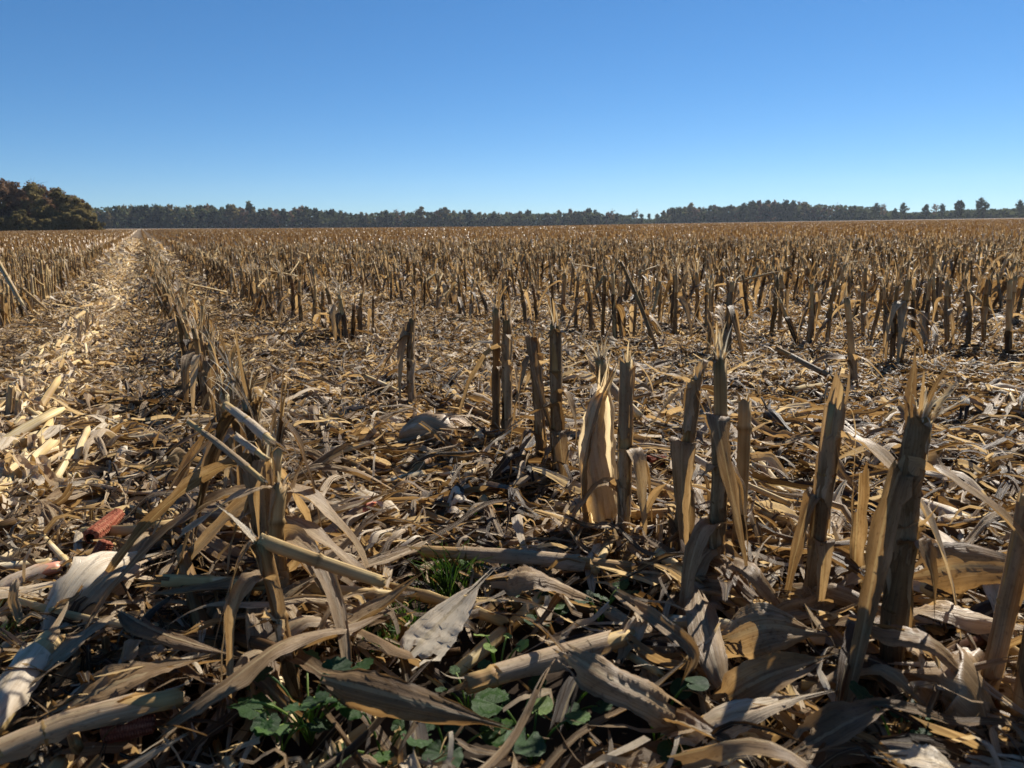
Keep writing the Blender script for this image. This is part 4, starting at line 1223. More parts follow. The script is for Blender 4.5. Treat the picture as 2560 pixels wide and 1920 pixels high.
# ------------------------------------------------------------------ fallen stalks placed as in the photograph
def hero_stick(pts, rad, label, seed, tint=0.6, mat=None, depth=None, node=0.14, name="fallen_stalk", mark=None):
    r = np.random.default_rng(seed)
    if depth is None:
        Q = np.array([at(px, py, z + 0.025) for px, py, z in pts])
        HERO_PTS.extend(spline(Q, 9)[:, :2] if len(Q) > 2 else [Q[0][:2] * (1 - f) + Q[1][:2] * f for f in np.linspace(0.1, 0.9, 7)])
    else:
        Q = np.array([at_depth(px, py, d) for px, py, d in pts])
    o = np.array([Q[0][0], Q[0][1], gz(Q[0])])
    P = spline(Q - o, 14) if len(Q) > 2 else bez([Q[0] - o, (Q[0] + Q[1]) / 2 - o + r.normal(0, 0.004, 3), Q[1] - o], 14)
    e = empty(name, o, label, "fallen stalk", "broken cornstalks lying in the litter")
    mb = MB(); mb.patch(stem_patch(P, rad, rad * 0.92, r, 12, node)[0], tint); mb.build('stem', mat or M_stem, e)
    mb = MB()
    fray(mb, P[-1], P[-1] - P[-2], rad, r, 6, rad * 2.2, 0.6, 0, rad * 0.3); mb.build('frayed_end', M_leaf, e)
    mb = MB(); fray(mb, P[0], P[0] - P[1], rad, r, 5, rad * 2.0, 0.6, 0, rad * 0.3); mb.build('frayed_end', M_leaf, e)
    mb = MB(); nn = 8
    k0 = r.integers(1, 4)
    S = P[k0:k0 + nn]
    v = np.array([0, -0.3, 0.95])
    mb.patch(ribbon(S + v * rad * 1.1, rad * 1.9 * np.linspace(1, 1.15, len(S)), -v, 6, 1.7, 0, 0.05, 0.03, 0.12, r=r), tint + 0.12); mb.build('sheath', M_leaf, e)
    if mark: LANDMARKS.append((mark, *((Q[0] + Q[-1]) / 2)[:2]))
hero_stick([(1055, 1378, 0.05), (1290, 1392, 0.045), (1575, 1418, 0.04)], 0.012, "long tan fallen cornstalk lying level below the upright husked ear", 101, 0.5, mark="the level fallen stalk")
hero_stick([(1165, 1712, 0.05), (1440, 1630, 0.055), (1575, 1590, 0.05)], 0.0145, "fallen cornstalk with peeled sheath and a dark right end in the foreground", 102, 0.55, mark="the peeled fallen stalk")
hero_stick([(2255, 1325, 0.08), (2425, 1425, 0.03)], 0.013, "straight pale fallen cornstalk right of the thick white-tipped stalk", 103, 0.78)
hero_stick([(795, 1352, 0.035), (925, 1258, 0.07)], 0.0125, "smooth reddish pink stick slanting up out of the litter", 104, 0.6, M_red, mark="the reddish stick")
hero_stick([(10, 1468, 0.04), (145, 1418, 0.05)], 0.013, "salmon pink stem piece lying near the left border", 105, 0.8, M_red)
hero_stick([(-40, 1830, 0.03), (50, 1700, 0.05), (118, 1612, 0.06)], 0.021, "fat pale cornstalk pointing at the large pale open husk", 106, 0.78, mark="the fat pale stalk")
hero_stick([(-60, 1905, 0.05), (200, 1800, 0.06), (440, 1745, 0.06)], 0.014, "long reddish tan fallen cornstalk across the bottom left corner", 107, 0.55, mark="the long fallen stalk at bottom left")
hero_stick([(1689, 1110, 1.52), (1800, 1180, 1.50), (1980, 1262, 1.47)], 0.0062, "thin pale stick caught slanting between the standing stalks", 108, 0.82, depth=True, node=0.3)
hero_stick([(562, 1012, 1.13), (682, 1108, 1.07)], 0.0065, "chunky whitish split stalk piece resting on the battered clump", 109, 0.92, depth=True)
hero_stick([(472, 1055, 1.16), (560, 1120, 1.11), (662, 1205, 1.05)], 0.0045, "long thin tan stick slanting down across the battered clump", 110, 0.62, depth=True)
hero_stick([(590, 1090, 1.10), (668, 1148, 1.06)], 0.0045, "short whitish stick parallel to the chunky split piece", 111, 0.92, depth=True)
hero_stick([(1480, 910, 1.68), (1600, 1040, 1.62)], 0.010, "split stick leaning across behind the upright husked ear", 112, 0.72, depth=True)
hero_stick([(2280, 1250, 0.04), (2420, 1300, 0.04)], 0.012, "flattened whitish stalk piece shining right of the thick stalk", 113, 0.95)
hero_stick([(1740, 1390, 0.04), (1680, 1300, 0.10)], 0.011, "dark stub end poking up left of the bushy frayed stalk", 114, 0.25)
hero_stick([(2100, 955, 0.10), (1940, 870, 0.22)], 0.011, "long dark fallen stalk propped up right of the clean square-cut stalk", 115, 0.4)
hero_stick([(1552, 655, 4.3), (1600, 760, 4.2), (1645, 880, 4.1)], 0.010, "dark broken stalk leaning steeply left among the far rows", 116, 0.35, depth=True)
hero_stick([(-30, 610, 3.6), (58, 765, 3.5)], 0.009, "pale broken stalk leaning over the first row at the left border", 117, 0.85, depth=True)

# ------------------------------------------------------------------ leaves placed as in the photograph
LEAF_GROUP = "fallen corn leaves on the ground"
def hero_leaf(pts, W, label, seed, tint=0.6, fold=0.5, N0=(0, 0, 1), twist=0.0, taper=1.0, ripple=0.15, mark=None, m=10, n=24):
    r = np.random.default_rng(seed)
    Q = np.array([at(px, py, z + 0.03) for px, py, z in pts])
    o = np.array([Q[0][0], Q[0][1], gz(Q[0])])
    P = spline(Q - o, n)
    HERO_PTS.extend((P + o)[::3, :2])
    t = np.linspace(0, 1, n)
    w = W * np.minimum(1, 0.5 + t * 4) * (np.clip(1.05 - t ** 3, 0.08, 1) if taper else np.ones(n))
    mb = MB(); mb.patch(tatter(ribbon(P, w, N0, m, fold, np.asarray(twist) * t, ripple, 0.03, 0.03, 0.10, r=r), n, m, r, 0.3), tint)
    ob = mb.build("corn_leaf", M_leaf); ob.location = o
    tag(ob, label, "corn leaf", LEAF_GROUP)
    if mark: LANDMARKS.append((mark, *Q.mean(0)[:2]))
hero_leaf([(1025, 1640, 0.03), (1100, 1560, 0.05), (1195, 1462, 0.08)], 0.040, "broad bleached leaf with a raised yellow midrib beside the grass tuft", 201, 0.98, -0.2, twist=0.25, ripple=0.05, mark="the broad bleached leaf")
hero_leaf([(790, 1600, 0.04), (930, 1530, 0.05), (1046, 1440, 0.09)], 0.022, "mottled leaf folded along a pale edge left of the grass tuft", 202, 0.6, 1.0, mark="the mottled folded leaf")
hero_leaf([(825, 1700, 0.09), (1000, 1745, 0.085), (1220, 1805, 0.07)], 0.030, "long brown leaf with a straight pale midrib pointing right in the foreground", 203, 0.36, -1.2, N0=(0, -0.7, 0.7), mark="the long brown midrib leaf")
hero_leaf([(430, 1800, 0.04), (560, 1710, 0.07), (720, 1600, 0.08), (880, 1560, 0.06), (985, 1520, 0.05)], 0.020, "long arching tan leaf sweeping across the foreground to the mottled leaf", 204, 0.55, -0.8, mark="the long arching leaf")
hero_leaf([(305, 1530, 0.09), (400, 1580, 0.08), (570, 1635, 0.05)], 0.018, "narrow brown leaf slanting down right of the large pale husk", 205, 0.42, -0.9)
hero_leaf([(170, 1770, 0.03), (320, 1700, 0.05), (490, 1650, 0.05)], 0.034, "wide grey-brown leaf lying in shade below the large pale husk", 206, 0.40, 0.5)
hero_leaf([(1435, 1640, 0.09), (1520, 1690, 0.09), (1620, 1740, 0.07), (1698, 1785, 0.04)], 0.030, "golden folded leaf with a rounded glowing tip in the foreground", 207, 0.55, -1.0, N0=(0, -0.5, 0.8), taper=0, mark="the golden folded leaf")
hero_leaf([(1255, 1440, 0.10), (1340, 1430, 0.11), (1490, 1500, 0.05)], 0.040, "grey-brown leaf draped like a tent over the dark weeds", 208, 0.50, -0.9, mark="the tent-shaped leaf")
hero_leaf([(1545, 1490, 0.07), (1650, 1560, 0.07), (1735, 1632, 0.06), (1710, 1700, 0.03)], 0.014, "curling grey strip hooking down at its right end", 209, 0.60, 0.9, twist=1.0)
hero_leaf([(1742, 1480, 0.06), (1775, 1620, 0.06), (1818, 1745, 0.03)], 0.026, "grey upright-lying leaf with sunlit patches left of the broad grey blade", 210, 0.62, -0.7)
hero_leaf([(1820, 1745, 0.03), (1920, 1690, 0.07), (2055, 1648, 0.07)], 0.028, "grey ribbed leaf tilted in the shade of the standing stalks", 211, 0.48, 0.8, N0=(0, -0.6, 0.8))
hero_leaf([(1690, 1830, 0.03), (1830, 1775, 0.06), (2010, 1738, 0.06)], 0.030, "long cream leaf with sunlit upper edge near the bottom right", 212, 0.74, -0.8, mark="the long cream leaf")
hero_leaf([(1820, 1595, 0.05), (1920, 1565, 0.085), (2035, 1580, 0.06)], 0.042, "broad grey blade arched over a red stem under the stalk row", 213, 0.52, -0.7, N0=(0, -0.7, 0.7))
hero_leaf([(2285, 1440, 0.06), (2420, 1415, 0.09), (2600, 1430, 0.08)], 0.045, "very wide brown leaf stretched level behind the stalk leaning right", 214, 0.42, -0.6, N0=(0, -0.85, 0.5))
hero_leaf([(2280, 1525, 0.05), (2400, 1530, 0.07), (2600, 1580, 0.05)], 0.030, "wide pale leaf with a frilled white edge right of the thick stalk", 215, 0.7, -0.6, ripple=0.4)
hero_leaf([(1826, 1390, 0.10), (1895, 1432, 0.10), (1975, 1553, 0.03)], 0.024, "sharply arched golden leaf bridging the foot of two stalks", 216, 0.55, -0.9)
hero_leaf([(2180, 1560, 0.10), (2330, 1600, 0.10), (2420, 1690, 0.05)], 0.026, "amber leaf arching down to the ribbed hump of husk", 217, 0.5, -0.9)
hero_leaf([(1660, 1790, 0.03), (1720, 1810, 0.05), (1850, 1870, 0.04)], 0.020, "reddish brown leaf in front of the round pale weed leaf", 218, 0.36, 0.8)
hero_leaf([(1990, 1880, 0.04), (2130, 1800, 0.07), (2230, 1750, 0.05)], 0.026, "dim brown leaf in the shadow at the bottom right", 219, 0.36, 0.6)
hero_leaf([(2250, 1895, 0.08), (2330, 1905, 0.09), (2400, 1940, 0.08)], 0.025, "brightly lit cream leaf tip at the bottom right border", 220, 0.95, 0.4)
hero_leaf([(430, 1240, 0.02), (480, 1150, 0.10), (540, 1040, 0.22)], 0.028, "broad brown leaf propped up against the battered clump", 221, 0.38, 0.6, N0=(-0.6, -0.5, 0.5))
hero_leaf([(2135, 1500, 0.0), (2140, 1380, 0.09), (2148, 1190, 0.24)], 0.017, "upright golden leaf standing free between two stalks", 222, 0.56, 0.6, N0=(0.2, -1, 0), taper=0)
hero_leaf([(1560, 1640, 0.03), (1600, 1560, 0.06), (1620, 1500, 0.05)], 0.018, "pale folded leaf curving upward beside the hooked strip", 223, 0.78, 0.9)
hero_leaf([(100, 1690, 0.05), (200, 1600, 0.06), (310, 1520, 0.05)], 0.016, "tan strip tucked under the large pale husk", 224, 0.6, 0.6)

litter()

# ------------------------------------------------------------------ individual loose leaves and stalk pieces (the ones that show largest)
LM = LANDMARKS
used_labels = set()
def where(x, y):
    ds = [(math.hypot(x - a, y - b), w, a, b) for w, a, b in LM if w != "a red cob"]
    ds.sort()
    return ds
def rel(x, y, a, b):
    # directions as the picture shows them
    dx = x / y - a / b; dy = y - b
    if abs(dx) * b > abs(dy) * 0.8:
        return "right of" if dx > 0 else "left of"
    return "behind" if dy > 0 else "in front of"
def unique_label(desc, x, y, noun):
    ds = where(x, y)
    for d, w, a, b in ds[:6]:
        near = "just " if d < 0.12 else ("close " if d < 0.22 else "")
        rl = rel(x, y, a, b)
        for lab in ("%s %s %s%s %s" % (desc, noun, near, rl, w),):
            if lab not in used_labels and len(lab.split()) <= 16:
                used_labels.add(lab); return lab
    d, w, a, b = ds[0]
    d2, w2, a2, b2 = ds[1]
    lab = "%s %s between %s and %s" % (desc, noun, w, w2)
    if len(lab.split()) > 16:
        lab = "%s %s near %s" % (desc, noun, w)
    k = 2
    base = lab
    while lab in used_labels:
        lab = "%s %s, %s nearest %s" % (desc, noun, nth(k), w); k += 1
    used_labels.add(lab)
    return lab

def loose_leaves(n=276):
    protos = []
    for i in range(48):
        r = np.random.default_rng(7000 + i)
        L = r.uniform(0.14, 0.52); W = 0.005 + 0.019 * r.uniform() ** 1.7; curl = r.uniform(0.2, 1.5); tint = float(np.clip(r.choice([0.30, 0.42, 0.55, 0.68, 0.84], p=[0.17, 0.22, 0.25, 0.20, 0.16]) + r.normal(0, 0.05), 0.1, 1))
        p = leaf_shape(r, L, W, 22, 9, curl, r.uniform(0.006, 0.022), r.uniform(-1.6, 1.6), r.uniform(0.3, 2.0), 0.05, 0.05, r.uniform() < 0.6)
        me = mesh_from("corn_leaf", p[0], p[1], p[2], np.full(len(p[0]), tint), np.zeros(len(p[1])), M_leaf)
        desc = ("long" if L > 0.38 else "short" if L < 0.22 else "") + (" narrow" if W < 0.009 else " broad" if W > 0.018 else "")
        desc += " curled" if curl > 1.0 else (" flat" if curl < 0.45 else "")
        desc += " " + ("brown" if tint < 0.42 else "tan" if tint < 0.58 else "straw-coloured" if tint < 0.77 else "pale")
        protos.append((me, desc.strip()))
    pts = []
    r = np.random.default_rng(4242)
    while len(pts) < n:
        rr = (0.85 ** 1.3 + r.uniform() * (2.7 ** 1.3 - 0.85 ** 1.3)) ** (1 / 1.3); a = r.uniform(-0.62, 0.62)
        x, y = rr * math.sin(a), rr * math.cos(a)
        if any(math.hypot(x - hx, y - hy) < rad * 0.9 for hx, hy, rad in HOLES): continue
        if any(math.hypot(x - p[0], y - p[1]) < 0.062 for p in HERO_PTS): continue
        if y > 1.1 and any(math.hypot(x - p[0], y - p[1]) < 0.07 for p in pts): continue
        pts.append((x, y))
    pts.sort(key=lambda p: p[1])
    for x, y in pts:
        me, desc = protos[int(r.integers(0, len(protos)))]
        o = bpy.data.objects.new("corn_leaf", me); scene.collection.objects.link(o)
        o.location = (x, y, gz((x, y)) + float(bumps(x, y)) + r.uniform(0.03, 0.065))
        o.rotation_euler = (r.normal(0, 0.22), r.normal(0, 0.07), r.uniform(0, 2 * PI))
        o.scale = (r.uniform(0.85, 1.15),) * 3
        tag(o, unique_label(desc + " dry", x, y, "leaf"), "corn leaf", LEAF_GROUP)
loose_leaves()

def loose_sticks(n=90):
    protos = []
    for i in range(20):
        r = np.random.default_rng(8000 + i)
        L = r.uniform(0.10, 0.42); rad = r.uniform(0.006, 0.0135); tint = r.choice([0.4, 0.6, 0.8, 0.95])
        x = np.linspace(-L / 2, L / 2, 10)
        P = np.stack([x, 0.04 * L * r.normal() * (2 * x / L) ** 2, np.full(10, rad)], 1)
        mb = MB(); mb.patch(stem_patch(P, rad, rad * 0.9, r, 10, 0.13)[0], tint)
        me = mb.mesh("stem", M_stem)
        mb = MB(); fray(mb, P[-1], np.array([1.0, 0, 0]), rad, r, 6, 0.03, 0.6, 0, rad * 0.3); me2 = mb.mesh("frayed_end", M_leaf)
        mb = MB(); fray(mb, P[0], np.array([-1.0, 0, 0]), rad, r, 6, 0.03, 0.6, 0, rad * 0.3)
        me3 = mb.mesh("frayed_end", M_leaf)
        desc = ("long" if L > 0.3 else "short" if L < 0.18 else "") + (" thin" if rad < 0.0085 else " thick" if rad > 0.0115 else "") + " " + ("brown" if tint < 0.5 else "tan" if tint < 0.7 else "straw-coloured" if tint < 0.9 else "whitish")
        protos.append(([("stem", me), ("frayed_end", me2), ("frayed_end", me3)], desc.strip()))
    r = np.random.default_rng(555)
    for i in range(n):
        while True:
            rr = r.uniform(1.0, 3.8); a = r.uniform(-0.62, 0.62)
            x, y = rr * math.sin(a), rr * math.cos(a)
            if not any(math.hypot(x - hx, y - hy) < rad * 0.9 for hx, hy, rad in HOLES) and not any(math.hypot(x - p[0], y - p[1]) < 0.07 for p in HERO_PTS): break
        ms, desc = protos[int(r.integers(0, len(protos)))]
        put(ms, "fallen_stalk", (x, y, gz((x, y)) + float(bumps(x, y)) + r.uniform(0.03, 0.06)), r.uniform(0, 2 * PI), 1.0, unique_label(desc + " fallen", x, y, "stalk"), "fallen stalk", "broken cornstalks lying in the litter", (r.normal(0, 0.1), r.normal(0, 0.14)))
loose_sticks()

# ------------------------------------------------------------------ weeds and grass
def weed_leaf(r, size, lobes, depth):
    """scalloped round leaf, base at the origin, pointing along +x"""
    n, k = 27, 6
    a = np.linspace(-PI * 0.90, PI * 0.90, n)
    rad = size * (0.55 + 0.45 * np.cos(a * 0.5)) * (1 + depth * np.abs(np.sin(a * lobes * 0.5)) - depth * 0.5)
    c = np.array([size * 0.55, 0])
    V, U = [], []
    for j in range(k):
        f = j / (k - 1)
        x = rad * np.cos(a) * f + size * 0.35; y = rad * np.sin(a) * f * 0.95
        z = 0.10 * size * f * f * np.cos(a * 2) + 0.05 * size * f * np.sin(a * lobes) + 0.12 * size * f * np.abs(np.sin(a))
        V.append(np.stack([x, y, z], 1)); U.append(np.stack([(a / PI) * 0.5 + 0.5, np.full(n, f * size), np.full(n, r.uniform())], 1))
    F = grid_faces(k, n)
    return np.vstack(V), F, np.vstack(U)

def weed(px, py, n, size, height, label, seed, lobes=9, depth=0.18, tint=0.35, lean=0.0, spread=1.0):
    r = np.random.default_rng(seed)
    b = at(px, py, 0.0); height = height * 1.15; size = size * 0.75
    e = empty("weed_plant", (b[0], b[1], gz(b)), label, "weed", "green weeds growing through the litter")
    for i in range(n):
        az = i * 2.4 + r.uniform(-0.4, 0.4)
        h = height * r.uniform(0.5, 1.1); d = height * 0.9 * spread * r.uniform(0.3, 1.0)
        tip = np.array([math.cos(az) * d, math.sin(az) * d, h])
        mb = MB(); mb.patch(tube(bez([(0, 0, -0.01), tip * np.array([0.3, 0.3, 0.8]), tip], 7), 0.0016, 5, r=r), 0.75)
        pet = mb.build('leaf_stalk', M_weed, e)
        V, F, U = weed_leaf(r, size * r.uniform(0.6, 1.1), lobes, depth)
        Rm = np.array(Euler((r.normal(0, 0.25), -r.uniform(-0.3, 0.5), az)).to_matrix())
        mb = MB(); mb.add(V @ Rm.T + tip, F, U, np.clip(tint + r.normal(0, 0.12), 0, 1)); mb.build('leaf', M_weed, e)
weed(775, 1850, 11, 0.036, 0.085, "bushy dark green weed with lobed leaves left of the long brown leaf", 301, 11, 0.22, 0.40)
weed(700, 1880, 6, 0.026, 0.06, "small green weed at the bottom left of the bushy lobed one", 302, 9, 0.2, 0.45)
weed(1245, 1745, 4, 0.017, 0.10, "slender seedling with yellow-green leaf pair on a thin upright stem", 303, 5, 0.15, 0.95, spread=0.35)
weed(1640, 1855, 4, 0.036, 0.07, "blue-green weed with one large round heart-shaped leaf", 304, 3, 0.03, 0.30)
weed(1500, 1560, 6, 0.030, 0.05, "dark scalloped weed under the tent-shaped leaf", 305, 9, 0.12, 0.22)
weed(1330, 1560, 6, 0.034, 0.05, "dark broad-leaved weed in the hollow beside the broad bleached leaf", 306, 5, 0.08, 0.2)
weed(1330, 1915, 5, 0.038, 0.06, "large crinkled weed leaf rosette at the bottom border", 307, 13, 0.10, 0.42)
weed(1120, 1925, 5, 0.036, 0.05, "grey-green weed with wide flat leaves at the bottom border", 308, 11, 0.10, 0.3)
weed(1170, 1790, 5, 0.016, 0.05, "cluster of small dark weed leaves under the peeled fallen stalk", 309, 7, 0.15, 0.3)
weed(1420, 1810, 6, 0.026, 0.045, "shaded weed patch between the crinkled rosette and the round heart leaf", 310, 7, 0.12, 0.25)
weed(1240, 1300, 6, 0.022, 0.04, "dark low weed in the hollow left of the upright husked ear", 311, 7, 0.15, 0.2)
weed(1290, 1370, 3, 0.018, 0.045, "bright green two-leaved seedling above the level fallen stalk", 312, 5, 0.1, 0.9)
weed(1200, 1475, 4, 0.016, 0.05, "little green seedling at the top of the broad bleached leaf", 313, 5, 0.12, 0.6)
weed(960, 1910, 5, 0.034, 0.05, "weed with pale green leaves at the bottom border below the bushy one", 314, 9, 0.12, 0.38)
weed(1700, 1210, 3, 0.016, 0.04, "tiny pale green seedling behind the clean square-cut stalk", 315, 5, 0.1, 0.8)
weed(2240, 1900, 4, 0.032, 0.06, "shaded green weed at the bottom right corner", 316, 7, 0.12, 0.3)

def grass():
    mb = MB()
    for (px, py, rad, n, hh) in [(1000, 1600, 0.07, 260, 0.05), (1120, 1490, 0.05, 150, 0.09), (930, 1420, 0.05, 110, 0.06), (25, 1610, 0.07, 150, 0.06), (20, 1700, 0.05, 80, 0.06), (860, 1035, 0.12, 220, 0.06), (520, 1225, 0.05, 70, 0.05), (90, 1250, 0.08, 90, 0.05), (1240, 1300, 0.06, 60, 0.05), (380, 950, 0.1, 70, 0.05), (330, 870, 0.12, 90, 0.05)]:
        b = at(px, py, 0.0)
        for i in range(n):
            p = b + np.array([*rng.normal(0, rad * 0.5, 2), 0]); p[2] = gz(p)
            h = hh * rng.uniform(0.4, 1.15); d = np.array([*rng.normal(0, 0.45 * h, 2), h])
            mb.patch(ribbon(bez([p, p + d * np.array([0.2, 0.2, 0.7]), p + d], 4), np.array([0.0014, 0.0013, 0.001, 0.0002]), (rng.normal(), rng.normal(), 0.1), 1, 0.3), rng.uniform(0.0, 0.8))
    o = mb.build("grass", M_grass)
    tag(o, "thin bright green grass blades sprouting through gaps in the litter", "grass", kind='stuff')
grass()

# ------------------------------------------------------------------ trees
def quads_cloud(mb, C, S, r, T, mi=0, up=0.0):
    n = len(C)
    a = nrm(r.normal(0, 1, (n, 3))); b = nrm(np.cross(a, r.normal(0, 1, (n, 3))))
    s = S * r.uniform(0.6, 1.3, n)
    V = np.stack([C + (-a - b) * s[:, None], C + (a - b) * s[:, None] * 0.9, C + (a + b) * s[:, None], C + (-a + b) * s[:, None] * 0.8], 1)
    F = np.arange(n * 4).reshape(n, 4)
    mb.add(V.reshape(-1, 3), F, np.zeros(3), np.repeat(T, 4), mi)

def tree_variant(seed, h, cw, kind, leaf, nl):
    """trunk with limbs, and a crown of leaf clumps; returns two meshes' data"""
    r = np.random.default_rng(seed)
    tr, cr = MB(), MB()
    base_f = {'dense': 0.06, 'tall': 0.22, 'open': 0.34, 'bare': 0.35, 'bush': 0.0}[kind]
    top = np.array([r.normal(0, 0.04 * h), r.normal(0, 0.04 * h), h * 0.86])
    P = bez([(0, 0, -0.3), (r.normal(0, 0.02 * h), r.normal(0, 0.02 * h), h * 0.45), top], 9)
    tr.patch(tube(P, np.linspace(0.020 * h, 0.004 * h, 9), 7, r=r), 0.5)
    clumps = []
    nlimb = 12 if kind != 'bush' else 8
    for i in range(nlimb):
        f = base_f + (0.95 - base_f) * (i + r.uniform(0, 1)) / nlimb
        p = np.array([np.interp(f, np.linspace(0, 1, 9), P[:, k]) for k in range(3)])
        az = i * 2.4 + r.uniform(-0.5, 0.5)
        reach = cw * math.sin(PI * np.clip((f - base_f) / (1 - base_f) * 0.75 + 0.2, 0, 1)) * r.uniform(0.65, 1.15)
        e = p + np.array([math.cos(az) * reach, math.sin(az) * reach, r.uniform(0.12, 0.5) * reach])
        Q = bez([p, (p + e) / 2 + [0, 0, -0.05 * reach], e], 5)
        tr.patch(tube(Q, np.linspace(0.007 * h, 0.002 * h, 5), 5, r=r), 0.5)
        for g in (0.45, 0.75, 1.0):
            clumps.append((Q[0] + (Q[-1] - Q[0]) * g, reach * r.uniform(0.28, 0.5) + 0.03 * h))
        if kind in ('bare', 'open'):
            for _ in range(5):
                q = Q[2] + (Q[-1] - Q[2]) * r.uniform(0, 1); z = q + r.normal(0, 0.10 * h, 3) + [0, 0, 0.07 * h]
                tr.patch(tube(np.array([q, (q + z) / 2 + r.normal(0, 0.01 * h, 3), z]), [0.003 * h, 0.002 * h, 0.001 * h], 4, r=r), 0.5)
    clumps.append((top, 0.10 * h)); clumps.append((top * [1, 1, 0.9], 0.13 * h))
    frac = {'dense': 1.0, 'tall': 0.9, 'open': 0.5, 'bare': 0.12, 'bush': 1.0}[kind]
    per = max(4, int(nl * frac / len(clumps)))
    for c, s in clumps:
        d = r.normal(0, 1, (per, 3)); d = nrm(d) * (r.uniform(0, 1, per) ** 0.45)[:, None] * s * [1, 1, 0.75]
        C = c + d; C[:, 2] = np.maximum(C[:, 2], 0.02 * h)
        quads_cloud(cr, C, leaf, r, np.clip(r.normal(0.5, 0.10) + r.normal(0, 0.12, per), 0, 1))
    return tr.mesh('trunk', M_bark), cr

def make_tree_proto(seed, h, cw, kind, leaf, nl, mat):
    tm, cr = tree_variant(seed, h, cw, kind, leaf, nl)
    return [('trunk', tm), ('crown', cr.mesh('crown', mat, smooth=False))]

def put_tree(protos, px, D, hpx, rz, label, group, name, hp, z=None):
    """tree whose foot stands D metres out at that bearing; hpx scales its height"""
    d = ray(px, 560); a = math.atan2(d[0], d[1])
    x, y = D * math.sin(a), D * math.cos(a)
    zz = float(terrain(x, y))
    e = put(protos, name, (x, y, zz), rz, 1.0, label, "tree", group)
    s = hpx / hp
    e.scale = (s, s, s)
    return e

def wood_left():
    r = np.random.default_rng(66)
    P = {}
    for k, (seed, h, cw, kind, mat) in enumerate([(1, 18, 3.6, 'dense', M_crown_rust), (2, 18, 3.2, 'dense', M_crown_rust), (3, 16, 3.8, 'dense', M_crown_olive), (4, 18, 2.6, 'tall', M_crown_rust), (5, 5, 2.4, 'bush', M_crown_olive), (6, 17, 3.0, 'bare', M_crown_rust), (7, 15, 3.5, 'dense', M_crown_olive)]):
        P[k] = (make_tree_proto(seed + 40, h, cw, kind, 0.27, 3600, mat), h)
    # top edge of the wood in the photograph: (x, y)
    TOPX = [-200, 0, 60, 120, 170, 215, 235, 250, 262]
    TOPY = [428, 434, 436, 452, 462, 488, 508, 532, 560]
    spots = [(-150, 262, 0), (-95, 268, 1), (-40, 258, 2), (8, 262, 0), (28, 275, 3), (52, 258, 1), (80, 266, 5), (98, 256, 2), (120, 264, 0), (140, 274, 1), (152, 256, 6), (172, 262, 5), (186, 268, 3), (196, 256, 2), (212, 262, 3), (222, 257, 6)]
    words = ["tall rust-brown", "dark reddish", "broad olive", "slim brown", "low olive", "half-bare twiggy", "rounded yellow-olive"]
    for i, (px, D, k) in enumerate(spots):
        ytop = float(np.interp(px, TOPX, TOPY)) + r.uniform(-2, 12)
        if px > 205: ytop = float(np.interp(px, TOPX, TOPY)) + r.uniform(0, 6)
        dd = ray(px, ytop); a = math.atan2(dd[0], dd[1])
        x, y = D * math.sin(a), D * math.cos(a)
        H = EYE + dd[2] / math.hypot(dd[0], dd[1]) * D - float(terrain(x, y))
        put_tree(P[k][0], px, D, max(H, 3.0), r.uniform(0, 6.28), "%s tree, %s from the left border in the near wood" % (words[k], nth(max(1, i - 2))), "trees of the near wood at the left", "autumn_tree", P[k][1])
    nb = 0
    for px in np.arange(-160, 250, 9.0):
        nb += 1
        e = put_tree(P[4][0], px + r.uniform(-3, 3), 250 + r.uniform(0, 3) , r.uniform(3.0, 6.5) if px < 235 else 3.0, r.uniform(0, 6.28), "low olive brown bush, %s from the left along the edge of the near wood" % nth(nb), "bushes at the edge of the near wood", "edge_bush", 5.0)
        e['category'] = "bush"
    # trunks and foliage filling the depth of the wood
    mb = MB()
    n = 9000
    px = r.uniform(-180, 238, n); D = r.uniform(262, 300, n)
    yt = np.interp(px, TOPX, TOPY) + 28
    aa = np.arctan((px - 1280) / FPX * 1.02); 
    x, y = D * np.sin(aa), D * np.cos(aa)
    H = np.maximum((572 - yt) / FPX * D * 0.9, 2)
    quads_cloud(mb, np.stack([x, y, r.uniform(0, 1, n) * H], 1), 0.45, r, np.clip(r.normal(0.35, 0.15, n), 0, 1))
    tag(mb.build("woodland", M_crown_rust, smooth=False), "dark interior of the near wood behind its edge trees", "woodland", kind='stuff')
wood_left()

